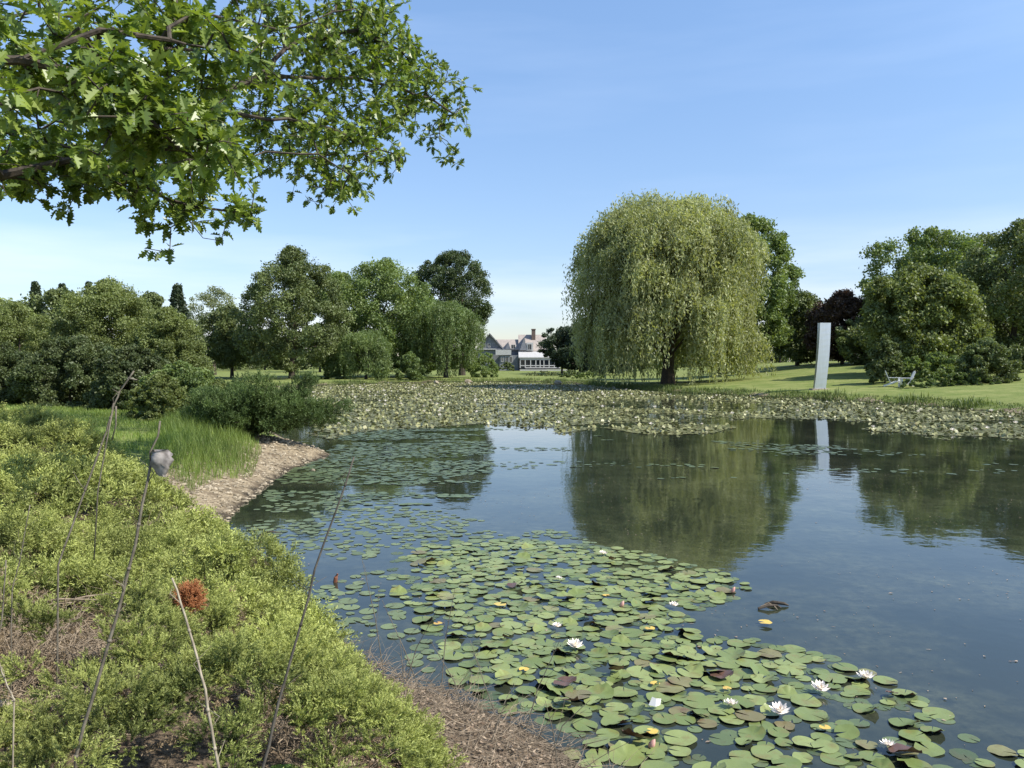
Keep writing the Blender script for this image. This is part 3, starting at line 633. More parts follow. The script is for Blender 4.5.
for (px, py, r, lab) in [(208,497,.10,'flat brown stone lying on the gravel beach'),(193,484,.13,'pale pinkish rock at the grass edge of the beach'),(313,466,.07,'small flat stone in the shallow water off the gravel spit'),(287,742,.05,'rounded stone half hidden in the juniper')][:3]:
    p = PZ(px, py, .1); stones(np.array([p[0]]), np.array([p[1]]), np.array([max(H1(p[0], p[1]), -.02)]), np.array([r]), 'rock', M_grav, lab, 'rock', None)
p = PZ(3, 695, .85); stones(np.array([p[0]]), np.array([p[1]]), np.array([.8]), np.array([.045]), 'rock', M_grav, 'rounded tan stone among the juniper at the left edge', 'rock', None)
for (px, py, r, lab) in [(558,384,.8,'pale flat rock on the far shore below the house'),(468,382.5,.7,'pale rock on the shore under the dark weeping tree'),(436,383,.5,'small pale rock at the foot of the weeping trees')]:
    p = PZ(px, py, .1); stones(np.array([p[0]]), np.array([p[1]]), np.array([.12]), np.array([r*.7]), 'rock', M_grav, lab, 'rock', None)

# litter and twigs on the near shore
mb = MB()
for k in range(9000):
    x, y = -1.5+3.2*rng.random(), 2.2+4.2*rng.random()
    xa = np.array([x]); ya = np.array([y])
    if not inpoly(xa, ya, litter_poly)[0] and not (pdist(xa, ya, litter_poly)[0] < .25): continue
    z = H1(x, y); d = rng.normal(size=3)*np.array([1, 1, .12]); d[2] = abs(d[2])*(3 if rng.random() < .12 else 1); rtwig((x, y, max(z, 0)+.01+.06*rng.random()), .06+.30*rng.random()**2, .0012+.0024*rng.random()**2, .0, 3, .45, d)
tag(mb.build('twig_litter', M_twig), 'dry brown twig litter on the near shore', 'litter', kind='stuff')
def dshape(n):
    x, y = rnd_in(litter_poly, n); z = np.maximum(H(x, y), 0); P = np.stack([x, y, z+.01+.03*rng.random(len(x))], 1)
    return diamonds(P, rdirs(len(x))*np.array([1, 1, .3]), np.array([0, 0, 1])+rdirs(len(x))*.6, .02+.03*rng.random(len(x)), .01+.015*rng.random(len(x))), rng.random(len(x))
M_dead = leafmat('dead_leaves', (.16, .105, .065), (.42, .33, .23), .1, tint=(1, .9, .7))
V, cv = dshape(9000); tag(fastmesh('leaf_litter', V, 4, M_dead, None, cv), 'dead leaf scraps on the near shore', 'litter', kind='stuff')
# floating/branching dry weeds at the water edge
mbs = []
weed_px = [((385,668),(362,560)),((400,690),(437,610)),((428,700),(382,600)),((480,760),(510,690)),((440,692),(455,588)),((470,730),(430,640)),((520,735),(560,640)),((545,760),(590,700)),((410,720),(400,640)),((500,712),(470,640)),((560,768),(545,700)),((355,690),(372,640))]
for i, (a_, b_2) in enumerate(weed_px):
    p = PZ(*a_, .12); d = p[1]; q = PY(b_2[0], b_2[1], d+.15*(rng.random()-.3)); mb = MB(); L = np.linalg.norm(q-p)
    m = (p+q)/2+rng.normal(size=3)*.02; mb.tube([p-np.array([0, 0, .1]), m, q], [.0045, .0032, .0014], 5)
    for t in (.4, .6, .78):
        s = p+(q-p)*t; dr = unit(q-p)+rng.normal(size=3)*.7; rtwig(s, L*.35*rng.random()+.04, .0016, 0, 3, .3, dr)
    desc = ['thin dry weed leaning left at the water edge near the juniper','short forked dry weed beside the juniper edge','leftward slanting grey weed standing in the shallows','dry forked stem at the bottom of the near shore','tallest upright dry weed in the shallows','bent brown stem in the middle of the twig litter','dry stem leaning right towards the lily pads','short stem beside the lily pads at the bottom edge','dark upright stem in front of the twig litter','pale crooked stem at the shore','short stem by the right end of the litter','small dry stem touching the juniper'][i]
    tag(mb.build('dry_weed', M_stalk), desc, 'dry weed', 'dry weeds at the near water edge')

# ------------------------------------------------------------------ tall stalks in the juniper
def stalk(label, path, Y, r0, r1, mat, extra=()):
    mb = MB(); pts = [PY(px, py, Y+dy) for px, py, dy in path]
    z = H1(pts[0][0], pts[0][1]); b = pts[0].copy()
    if b[2] > z: pts.insert(0, np.array([b[0]-.02, b[1], z-.02]))
    P_ = []
    for i in range(len(pts)-1):
        for t in np.linspace(0, 1, 5)[:-1]: P_.append(pts[i]*(1-t)+pts[i+1]*t+rng.normal(size=3)*r0*.25)
    P_.append(pts[-1]); mb.tube(P_, list(np.linspace(r0, r1, len(P_))), 6)
    for q in range(5):
        i = int(rng.integers(len(P_)//4, len(P_)-1)); L = .02+.07*rng.random()
        mb.tube([P_[i], P_[i]+np.array([rng.normal()*.5, rng.normal()*.4, .8])*L*.5, P_[i]+np.array([rng.normal()*.8, rng.normal()*.5, 1.0])*L], [r1*.55, r1*.4, r1*.2], 4)
        j = int(rng.integers(1, len(P_)-1)); rj = r0+(r1-r0)*j/len(P_); dj = unit(P_[j+1]-P_[j-1]); mb.tube([P_[j]-dj*.006, P_[j], P_[j]+dj*.006], [rj, rj*1.45, rj], 6)
    for ex in extra: mb.tube([PY(px, py, Y+dy) for px, py, dy in ex], [r1*1.2]+[r1*.8]*(len(ex)-1), 5)
    o = mb.build('dry_stalk', mat, smooth=True); return tag(o, label, 'stalk', 'dry stalks standing in the juniper')
stalk('thick brown stalk with the grey scrap caught near its top', [(76,757,0),(110,640,.02),(135,545,.04),(151,463,.05)], 2.6, .0062, .0042, M_stalk, [[(151,463,.05),(150,452,.05),(158,436,.05),(160,421,.05)]])
stalk('crooked branching stalk standing left of the grey scrap', [(58,565,0),(85,490,.05),(107,430,.1),(114,405,.1),(122,388,.12),(134,371,.12)], 3.6, .004, .004, M_stalk, [[(114,403,.1),(107,440,.1),(98,490,.1),(94,560,.1)],[(116,406,.1),(116,425,.1),(112,440,.1)],[(128,378,.12),(137,380,.12)]])
stalk('long dark whip-like stalk leaning right over the water', [(263,768,0),(285,680,.03),(315,570,.06),(354,457,.1)], 2.4, .006, .0028, M_darkStalk)
stalk('short straight pale stalk below the rusty sprig', [(218,768,0),(205,690,.02),(190,630,.04),(172,578,.05)], 2.3, .0048, .003, M_paleStalk)
stalk('faint thin stalk near the left edge of the photo', [(12,590,0),(20,560,.02),(30,505,.03)], 3.8, .003, .002, M_stalk)
stalk('thin grey stalk at the very left edge', [(-4,650,0),(2,620,.02),(6,560,.03)], 2.6, .003, .002, M_stalk)
stalk('short pale stub at the left edge above the stone', [(14,700,0),(2,672,.02),(-6,640,.03)], 2.6, .0028, .002, M_paleStalk)
# grey scrap on the stalk
p = PY(160, 464, 2.64); mb = MB(); nu, nv = 14, 10; vs = []
for j in range(nv):
    t = j/(nv-1); z = .045-.085*t
    rr = .033*math.sin(pi*min(.12+.88*t*.92, 1))**.6*(1-.55*t) + .003
    for i in range(nu):
        a = 2*pi*i/nu; q = rr*(1.05+.34*math.sin(3*a+t*5)+.22*math.sin(7*a-t*9)+.35*(rng.random()-.5)); vs.append((p[0]+q*cos(a)*1.0+.008*t, p[1]+q*.6*sin(a), p[2]+z+.006*(rng.random()-.5)))
fs = [(j*nu+i, j*nu+(i+1) % nu, (j+1)*nu+(i+1) % nu, (j+1)*nu+i) for j in range(nv-1) for i in range(nu)]+[tuple(range(nu)), tuple(range(nv*nu-1, nv*nu-nu-1, -1))]
mb.add(vs, fs); tag(mb.build('cloth_scrap', plain('grey_cloth', (.33, .30, .28), (.13, .115, .105), .95, 35), smooth=True), 'crumpled pale grey scrap caught on the thick brown stalk', 'cloth scrap')
# broad leaved plant, bottom
p = PZ(283, 770, .62); root = empty('leafy_plant', (p[0], p[1], H1(p[0], p[1])), label='fresh green broad leaved plant at the bottom edge in the juniper', cat='plant')
M_fresh = leafmat('fresh_leaf', (.16, .26, .06), (.24, .34, .09), .35)
for k in range(6):
    a = k*1.05+.3; L = .085+.02*rng.random(); ax = np.array([cos(a), sin(a), .0]); bx_ = np.array([-sin(a), cos(a), 0]); mbl = MB(); vv = []; hz = p[2]-H1(p[0], p[1])
    for t, wd in ((0, .08), (.25, .3), (.5, .36), (.75, .25), (1, .02)):
        c = ax*L*t+np.array([0, 0, hz-.03+.5*L*t-.45*L*t*t]); vv += [c-bx_*wd*L+np.array([0, 0, .012]), c, c+bx_*wd*L+np.array([0, 0, .012])]
    mbl.add(vv, [(3*i+j, 3*i+j+1, 3*i+j+4, 3*i+j+3) for i in range(4) for j in range(2)]); mbl.build('leaf', M_fresh, root, True)
mbl = MB(); mbl.tube([(0, 0, 0), (0, 0, hz-.02)], .006, 6); mbl.build('stem', M_fresh, root)
for k in range(3):
    mb = MB(); a_ = [((166,702),(200,672)),((190,690),(203,668)),((180,708),(178,690))][k]; p1 = PZ(*a_[0], .7); p2 = PY(*a_[1], p1[1]+.03); bv = np.array([0, 0, .006])
    mb.add([p1-bv, p1+bv, (p1+p2)/2+bv*1.3, (p1+p2)/2-bv*1.3, p2], [(0, 3, 2, 1), (3, 4, 2)]); tag(mb.build('grass_blade', M_fresh), ['longest green grass blade poking from the juniper hollow','thin green grass blade beside the pale stalk','shortest upright grass blade in the juniper hollow'][k], 'grass blade')

# ------------------------------------------------------------------ lily pads
def pad_mesh(name, mat, n=22, curl=0.0, wave=.05, notch=.2, seed=0):
    r_ = np.random.default_rng(seed); a = np.linspace(notch, 2*pi-notch, n); ph = r_.random()*6
    vs = [(0, 0, 0)]
    for ring in (.55, 1.0):
        for t in a:
            rr = ring*(1+.03*math.sin(5*t+ph)+.025*(r_.random()-.5)); x, y = rr*cos(t), rr*sin(t)
            z = wave*ring**2*math.sin(2*t+ph)*.5+wave*.25*math.sin(5*t)*ring**2+.03*ring
            if curl: z += curl*max(0, x*cos(ph)+y*sin(ph)-.1)**1.6*(1+.3*math.sin(7*t))
            vs.append((x, y, z))
    fs = [(0, 1+i, 2+i) for i in range(n-1)]+[(1+i, 1+n+i, 2+n+i, 2+i) for i in range(n-1)]
    me = bpy.data.meshes.new(name); me.from_pydata(vs, [], fs); me.materials.append(mat); me.polygons.foreach_set('use_smooth', [True]*len(fs)); me.update(); return me
pads = [pad_mesh('lily_pad', M_padbr if i in (7, 8) else M_pad, seed=i, wave=.03+.09*(i % 4)/3, notch=.04+.06*(i % 3), curl=(.5 if i % 5 == 0 else 0)) for i in range(9)]
near_poly = [(395,552),(440,540),(520,538),(600,546),(660,556),(715,568),(750,585),(735,600),(690,612),(690,635),(760,640),(800,648),(850,662),(900,690),(940,712),(975,742),(1060,760),(1100,800),(560,800),(560,745),(520,722),(470,700),(452,680),(440,650),(420,625),(400,600),(385,575)]
near_w = [tuple(PZ(*p)[:2]) for p in near_poly]
def throw(poly, tries, r0, r1, ov, dens=None, existing=None, lim=9999):
    p = np.array(poly); lo = p.min(0); hi = p.max(0); acc = list(existing or []); out_ = []
    Q = lo+rng.random((tries, 2))*(hi-lo); ok = inpoly(Q[:, 0], Q[:, 1], poly) & inpoly(Q[:, 0], Q[:, 1], pond); Q = Q[ok]
    A = np.array(acc).reshape(-1, 3)
    for q in Q:
        r = r0+(r1-r0)*rng.random()
        if dens is not None and rng.random() > dens(q): continue
        if len(A) and (np.hypot(A[:, 0]-q[0], A[:, 1]-q[1]) < ov*(A[:, 2]+r)).any(): continue
        A = np.vstack([A, [q[0], q[1], r]]); out_.append((q[0], q[1], r))
        if len(out_) >= lim: break
    return out_
fl_px = [(575,645,1.15,'pinkish white open water lily among the left pads, biggest of three'),(557,625,.75,'small white water lily just above the pinkish one'),(603,552,.9,'white water lily at the top edge of the near pads'),(559,577,.7,'tiny white water lily in the upper left of the near pads'),(674,604,.8,'pale pink water lily beside the gap in the pads'),(820,688,1.1,'white water lily with another to its right, on the right pads'),(866,677,1.1,'white water lily at the outer right edge of the pads'),(780,711,1.15,'wide open white water lily in the middle of the right pads'),(731,704,.9,'white water lily with a dark sepal in front'),(888,745,.8,'half open white water lily near the bottom right')]
near_p = throw(near_w, 16000, .05, .110, .74, lambda q: (-.35+1.9*float(fbm(np.array(q[0]*1.6), np.array(q[1]*1.6), 31, 3)))*(.06+float(ss(.0, .75, pdist(np.array(q[0]), np.array(q[1]), near_w)+.5*(fbm(np.array(q[0]*2.), np.array(q[1]*2.), 37, 2)-.5)))))
near_p.sort(key=lambda q: math.hypot(q[0], q[1])/q[2])
Lp = {'G': 'round green lily pad floating in the near pad field', }
cnt = 0; rest = []
for (x, y, r) in near_p:
    if cnt < 285:
        me = pads[int(rng.choice(9, p=[.135]*6+[.08, .06, .05]))]; o = mkobj('lily_pad', me); o.location = (x, y, .004+.010*rng.random()); o.scale = (r, r, r)
        tq = .035 if rng.random() < .86 else .16; o.location.z += r*tq*.8 if tq > .1 else 0
        o.rotation_euler = (rng.normal()*tq, rng.normal()*tq, rng.random()*6.28); tag(o, 'round green lily pad floating in the near pad field', 'lily pad', 'lily pads in the near field'); cnt += 1
    else: rest.append((x, y, r))
# dark and yellow ones: single
mpads = [pad_mesh('lily_pad', M_maroon, seed=50+i, wave=.14, curl=.55) for i in range(3)]
ypads = [pad_mesh('lily_pad', M_yellow, seed=70+i, wave=.08, notch=.5) for i in range(3)]
odd = [(722,675,.12,'m','dark bronze lily pad in the middle of the right pads',0),(515,585,.12,'m','dull bronze pad near the upper left of the near field',0),(565,682,.12,'m','flat bronze pad below the pinkish flower',0),(616,672,.08,'m','dark upright curled pad right of the pinkish flower',.9),
       (520,570,.07,'m','small dark curled pad at the upper left',.5),(590,617,.09,'m','bronze pad with raised rim above the white flower',.3),(636,741,.13,'m','red brown curled pad at the bottom of the near field',.6),(905,752,.13,'m','maroon pad beside the half open flower',.15),(568,703,.10,'m','dark tattered pad close to the twig litter',.5),
       (506,638,.05,'m','dark folded leaf below the bronze pad on the left',.7),(612,560,.06,'m','little dark curled leaf near the top white flower',.8),(892,693,.06,'m','small maroon pad beyond the right white flower',.1),
       (438,623,.045,'y','single yellow leaf floating at the left of the near pads',0),(524,669,.045,'y','orange yellow scrap of leaf left of the bronze pad',0),(500,604,.07,'y','long yellowish pad left of the small flower',0),(650,628,.05,'y','yellow patch leaf in the centre of the near pads',0),(655,683,.04,'y','small yellow leaf above the folded white leaf',0),
       (727,688,.035,'y','small yellow leaf above the dark sepal flower',0),(652,731,.045,'y','bright yellow orange leaf by the red brown curled pad',0),(825,727,.04,'y','small golden leaf among the right pads',0),(765,622,.07,'y','yellow green pad under the driftwood',0),(606,595,.04,'y','yellow speck leaf near the centre top',0)]
for (px, py, r, k, lab, tilt) in odd:
    r *= .72 if k == 'm' else .9; tilt *= .6; p = PZ(px, py, .03); me = (mpads if k == 'm' else ypads)[int(rng.integers(3))]; o = mkobj('lily_pad', me); o.location = (p[0], p[1], .03+r*math.sin(tilt)*.8); o.scale = (r, r, r)
    o.rotation_euler = (-tilt+.0, tilt*.5, rng.random()*6.28 if tilt == 0 else rng.random()*.5); tag(o, lab, 'lily pad', 'odd coloured lily pads')
# flowers
def flower_parts(root, s, pink=False):
    M = M_pink if pink else M_petal
    for ring, (n, L, el) in enumerate(((9, .062, .35), (8, .052, .75), (6, .040, 1.1))):
        mb = MB()
        for k in range(n):
            a = 2*pi*k/n+ring*.35; ax = np.array([cos(a)*cos(el), sin(a)*cos(el), sin(el)]); bx_ = np.array([-sin(a), cos(a), 0]); nn = np.cross(bx_, ax); vv = []
            for t, wd, lift in ((0, .07, 0), (.4, .19, -.06), (.75, .15, -.02), (1, .01, .08)):
                c = ax*L*t+np.array([0, 0, .006])+nn*lift*L*-1; vv += [c-bx_*wd*L, c+nn*.03*L, c+bx_*wd*L]
            mb.add([q for q in vv], [(3*i+j, 3*i+j+1, 3*i+j+4, 3*i+j+3) for i in range(3) for j in range(2)])
        mb.build('petals', M, root, True)
    mb = MB()
    for k in range(16):
        a = k*2.4; q = .009*math.sqrt(k/16); mb.tube([(q*cos(a)*.6, q*sin(a)*.6, .006), (q*cos(a), q*sin(a), .026)], [.0016, .001], 4)
    mb.build('stamens', M_stamen, root)
protoF = None
for (px, py, s, lab) in fl_px:
    p = PZ(px, py+3, .02)
    if protoF is None:
        protoF = empty('water_lily', (0, 0, 0)); flower_parts(protoF, 1); o = protoF
    else: o = copy_tree(protoF)
    o.location = (p[0], p[1], .03); s *= 1.12; o.scale = (s, s, s); o.rotation_euler = (rng.normal()*.12, rng.normal()*.12, rng.random()*6)
    tag(o, lab, 'water lily', 'white water lilies near the shore')
for (px, py, lab) in [(733,590,'drooping pink bud standing by the driftwood'),(622,604,'pink closed bud lying at the gap in the pads'),(652,744,'pink folded petal bud beside the red brown curled pad')]:
    p = PZ(px, py, .03); mb = MB(); nb = 8; d = unit(np.array([.4, -.3, .9])); pts = [p-d*.04, p-d*.02, p, p+d*.02, p+d*.042]; mb.tube(pts, [.006, .018, .021, .014, .002], 8)
    tag(mb.build('lily_bud', M_pink, smooth=True), lab, 'lily bud')
mb = MB(); p = PZ(655, 705, .03); mb.add([p+np.array(q)*.9 for q in [(-.05,0,0),(-.02,.01,.06),(.01,0,.05),(.0,-.03,0),(.04,.0,.0),(.05,.01,.045)]], [(0,1,2,3),(3,2,5,4)])
tag(mb.build('folded_leaf', M_white), 'folded leaf with its glint painted white between green pads', 'folded leaf')  # whole leaf coloured white to stand in for a glint
# merged pads: sparse left part, medium field, far field
def flatpads(L, nseg, tiltmax, zr, name, mat, label, upturn=0.0):
    L = np.array(L); n = len(L); a = np.linspace(.15, 2*pi-.15, nseg); ring = np.stack([np.cos(a), np.sin(a), np.zeros(nseg)], 1); ring = np.vstack([[0, 0, 0], ring]); k = nseg+1
    th = rng.random(n)*2*pi; tl = np.abs(rng.normal(size=n))*tiltmax; tl = np.where(rng.random(n) < upturn, .5+.7*rng.random(n), tl); ta = rng.random(n)*2*pi
    ax = np.stack([np.cos(ta), np.sin(ta), np.zeros(n)], 1); nrm = np.stack([-np.sin(ta)*np.sin(tl), np.cos(ta)*np.sin(tl), np.cos(tl)], 1); by = np.cross(nrm, ax)
    rr = ring[None]*L[:, 2][:, None, None]*(1+.06*(rng.random((n, k, 1))-.5)); c, s = np.cos(th)[:, None], np.sin(th)[:, None]
    u = rr[..., 0]*c-rr[..., 1]*s; v_ = rr[..., 0]*s+rr[..., 1]*c
    W = L[:, None, :2]; W = np.concatenate([np.broadcast_to(W, (n, k, 2)), np.zeros((n, k, 1))], 2)+u[..., None]*ax[:, None]+v_[..., None]*by[:, None]
    lift = zr[0]+(zr[1]-zr[0])*rng.random(n)+L[:, 2]*np.sin(tl)*.7; W[..., 2] += lift[:, None]
    return tag(fastmesh(name, W.reshape(-1, 3), k, mat, None, rng.random(n)), label, 'lily pads', kind='stuff')
def pxpoly(poly): return [tuple(PZ(*p)[:2]) for p in poly]
left_w = pxpoly([(262,505),(330,500),(420,505),(480,520),(560,530),(600,545),(440,545),(395,560),(400,620),(440,650),(430,672),(370,655),(320,620),(275,575),(245,550),(240,525)])
sp_ = throw(left_w, 7000, .035, .10, .9, lambda q: .55*float(fbm(np.array(q[0]*.8), np.array(q[1]*.8), 71, 3) > .47), near_p)
flatpads(rest, 14, .03, (.004, .012), 'lily_pads', M_pad, 'smaller green lily pads filling the near pad field')
flatpads(sp_, 14, .03, (.002, .006), 'lily_pads', M_padthin2, 'dull scattered lily pads left of the near field')
under = throw(near_w, 1200, .035, .085, .55); flatpads(under, 12, .02, (.001, .003), 'lily_pads', M_padthin, 'half sunk dull pads between the bright ones of the near field')
mid_w = pxpoly([(290,462),(330,450),(345,430),(500,428),(560,432),(600,436),(640,445),(700,440),(800,445),(900,440),(1060,445),(1060,470),(900,480),(800,470),(760,490),(700,480),(640,490),(560,470),(495,500),(420,505),(300,505),(262,500)])
xs, ys = rnd_in(mid_w, 46000); ok = inpoly(xs, ys, pond)
dn = fbm(xs*.25, ys*.9, 81, 4); wt = np.where((512+F*xs/ys) < 492, .85, np.where(ys > 22, .35, .15)); thr = np.where((512+F*xs/ys) < 492, .44, .58)
ok &= (dn > thr) & (rng.random(len(xs)) < wt*.5); xs, ys = xs[ok], ys[ok]
flatpads(np.stack([xs, ys, .04+.06*rng.random(len(xs))], 1), 9, .03, (.003, .012), 'lily_pads', M_padthin, 'thinly scattered flat pads in the open middle of the pond')
far_px = [(225,399),(220,391),(260,388),(330,386),(400,383.5),(480,382.5),(580,384.5),(640,391),(690,394),(750,397),(820,400.5),(880,404),(950,409),(1024,415),(1080,421),(1080,452),(1000,443),(930,439),(880,434),(840,424),(790,419),(745,418),(735,428),(700,436),(640,434),(600,428),(562,434),(520,428),(480,424),(430,428),(360,432),(330,440),(300,432),(270,420)]
far_w = pxpoly(far_px)
xs, ys = rnd_in(far_w, 430000); ok = inpoly(xs, ys, pond) & (pdist(xs, ys, pond) > .2)
gap1 = pxpoly([(600,401),(680,398),(760,404),(800,414),(700,411),(610,406)]); gap2 = pxpoly([(262,400.5),(330,402.5),(420,402.5),(420,401),(330,400)]); gap3 = pxpoly([(620,413),(700,414),(745,420),(700,422),(640,418)])
g_ = inpoly(xs, ys, gap1) | inpoly(xs, ys, gap2) | inpoly(xs, ys, gap3); ok &= ~(g_ & (rng.random(len(xs)) > .12))
e = pdist(xs, ys, far_w); dn = fbm(xs*.2, ys*.28, 91, 4); ok &= (dn > .30+.16*(1-ss(0, 3, e))); ok &= rng.random(len(xs)) < .95
xs, ys = xs[ok], ys[ok]
flatpads(np.stack([xs, ys, .042+.045*rng.random(len(xs))], 1), 6, .06, (.005, .03), 'lily_pads', M_padfar, 'dense field of tan and green lily pads across the far pond', .09)
print('pads', cnt, len(rest), len(sp_), len(xs))
# far flowers
meF = None; mb = MB()
for k in range(8):
    a = k*pi/4; mb.add([(0, 0, 0), (.045*cos(a-.35), .045*sin(a-.35), .035), (.09*cos(a), .09*sin(a), .07), (.045*cos(a+.35), .045*sin(a+.35), .035)], [(0, 1, 2, 3)])
for k in range(5):
    a = k*1.256; mb.add([(0, 0, .01), (.02*cos(a-.5), .02*sin(a-.5), .05), (.04*cos(a), .04*sin(a), .10), (.02*cos(a+.5), .02*sin(a+.5), .05)], [(0, 1, 2, 3)])
first = mb.build('water_lily', M_petal); sel = rng.choice(len(xs), 285, replace=False)
for i, j in enumerate(sel):
    o = first if i == 0 else first.copy()
    if i: COL.objects.link(o)
    o.location = (xs[j], ys[j], .07); s = .75+.8*rng.random(); o.scale = (s, s, s); o.rotation_euler.z = rng.random()*6
    tag(o, 'small white water lily dot in the dense far pad field', 'water lily', 'white water lilies in the far pad field')
# floating scraps
xs_, ys_ = rnd_in(pxpoly([(250,520),(330,470),(600,450),(1024,470),(1080,760),(700,800),(560,760),(400,680)]), 5200); k = inpoly(xs_, ys_, pond) & (fbm(xs_*.7, ys_*.7, 141, 4)+.25*(rng.random(len(xs_))-.5) > .50); xs_, ys_ = xs_[k], ys_[k]; n_ = len(xs_)
V = diamonds(np.stack([xs_, ys_, .004+.004*rng.random(n_)], 1), rdirs(n_)*np.array([1, 1, .03]), np.tile([0, 0, 1.], (n_, 1)), .012+.045*rng.random(n_)**3, .008+.02*rng.random(n_)**3)
tag(fastmesh('floating_debris', V, 4, M_dead, None, rng.random(n_)), 'tiny brown and pale scraps floating on the open water', 'debris', kind='stuff')
# driftwood
p = PZ(770, 606, .02); root = empty('driftwood', (p[0], p[1], 0), label='dark broken driftwood lying beside the near pads', cat='driftwood')
mb = MB(); mb.tube([(-.13, -.05, .01), (-.03, -.03, .035), (.06, -.02, .03), (.10, -.03, .01)], [.012, .016, .015, .006], 7); mb.build('log', M_bark, root)
mb = MB(); mb.tube([(-.02, .10, .012), (.06, .09, .03), (.16, .06, .025), (.2, .05, .01)], [.008, .018, .016, .006], 7); mb.build('log', M_bark, root)
mb = MB(); mb.tube([(-.1, -.02, .02), (-.02, -.02, .055), (.03, -.03, .03), (.05, -.07, .005)], [.005, .009, .008, .004], 6); mb.build('branch', M_twig, root)
for (px, py, lab) in [(335,582,'small reddish brown stub standing in the water left of the pads'),(270,535,'dark stick in the shallow water by the juniper')]:
    p = PZ(px, py, 0); mb = MB(); mb.tube([p+np.array([0, 0, -.03]), p+np.array([.01, 0, .05]), p+np.array([.03, 0, .09])], [.025, .022, .012], 7) if px > 300 else mb.tube([p+np.array([-.15, 0, .0]), p+np.array([0, 0, .05]), p+np.array([.14, .05, .02])], [.012, .014, .006], 6)
    tag(mb.build('driftwood', plain('red_wood', (.2, .08, .045), rough=.8) if px > 300 else M_bark), lab, 'driftwood')

# ------------------------------------------------------------------ steel pillar
kx = 56.5; xb = (819.5-512)/F*kx; zb = H1(xb, kx)
root = empty('steel_pillar', (xb, kx, zb), label='tall slightly leaning brushed steel pillar on the right lawn', cat='sculpture')
mst, nt_, b_, o_ = newmat('brushed_steel'); b_.inputs['Metallic'].default_value = 1; b_.inputs['Roughness'].default_value = .3
ge = N(nt_, 'ShaderNodeNewGeometry'); mpn = N(nt_, 'ShaderNodeMapping'); mpn.inputs['Scale'].default_value = (12, 12, .7); nt_.links.new(ge.outputs['Position'], mpn.inputs[0])
nt_.links.new(mixc(nt_, noise(nt_, 1.5, 5, mpn.outputs[0]), (.55, .57, .61), (.78, .79, .82)), b_.inputs['Base Color'])
top = CAMZ+(363-323)/F*kx-zb; mb = MB(); wd = .40; n = 12; vs = []
for j in range(n+1):
    t = j/n; ox = .30*t+.06*math.sin(pi*t); a = .25*t
    for (sx, sy) in ((-1, -1), (1, -1), (1, 1), (-1, 1)): vs.append((ox+wd*(sx*cos(a)-sy*.35*sin(a)), sy*.14+sx*wd*sin(a)*.3, top*t))
fs = [(4*j+i, 4*j+(i+1) % 4, 4*j+4+(i+1) % 4, 4*j+4+i) for j in range(n) for i in range(4)]+[(3, 2, 1, 0), (4*n, 4*n+1, 4*n+2, 4*n+3)]
mb.add(vs, fs); mb.build('shaft', mst, root)
mb = MB(); mb.box(-.6, .6, -.35, .35, -.2, .04); mb.build('base_plate', M_stone, root)

# ------------------------------------------------------------------ lawn chairs
def chair(x, y, rz, lab):
    root = empty('lawn_chair', (x, y, H1(x, y)), rz, label=lab, cat='chair', group='white lawn chairs')
    mb = MB(); [mb.prismx([(-.30, .36), (.32, .22), (.32, .25), (-.30, .39)], -.27+.11*i, -.27+.11*i+.095) for i in range(5)]; mb.build('seat', M_white, root)
    mb = MB(); [mb.prismx([(.26, .24), (.29, .24), (.62, 1.02+.03*(2-abs(i-2))), (.59, 1.02+.03*(2-abs(i-2)))], -.27+.11*i, -.27+.11*i+.095) for i in range(5)]; mb.build('backrest', M_white, root)
    for s in (-1, 1):
        mb = MB(); mb.box(s*.34-.07, s*.34+.07, -.34, .42, .58, .61); mb.build('armrest', M_white, root)
        mb = MB(); mb.box(s*.31-.02, s*.31+.02, -.32, -.22, -.03, .578); mb.build('leg', M_white, root)
        mb = MB(); mb.prismx([(-.1, .3), (.7, -.02), (.7, .06), (-.1, .40)], s*.365-.012, s*.365+.012); mb.build('leg', M_white, root)
    return root
cx, cy = (895-512)/F*55, 55; chair(cx, cy, R(70), 'left of two white wooden lawn chairs beside the hedge')
cx, cy = (905-512)/F*54, 54; chair(cx, cy, R(-100), 'right of two white wooden lawn chairs, leaning back steeply')

# ------------------------------------------------------------------ house
HD = 196.0; k = HD/F
def ux(u): return (480+u/11.38-512)*k
def vz(v): return CAMZ+(363-(320+v/11.38))*k
hz = H1(0, HD)
root = empty('house', (0, HD, 0), label='grey gabled country house with white sun porch beyond the pond', cat='house')
M_sid = plain('grey_siding', (.20, .205, .22), (.16, .165, .18), .8, 1.5); M_shing = plain('tan_shingles', (.36, .31, .27), (.27, .235, .21), .9, 2)
M_gshing = plain('grey_shingles', (.20, .20, .215), (.15, .15, .16), .9, 2); M_brick = plain('chimney_brick', (.14, .10, .08), rough=.9, nscale=4)
mgl, nt_, b_, o_ = newmat('window_glass'); b_.inputs['Base Color'].default_value = (.02, .025, .03, 1); b_.inputs['Roughness'].default_value = .08
g0 = min(hz, vz(575))-.3
def prt(name, f, mat, par=root): m = MB(); f(m); return m.build(name, mat, par)
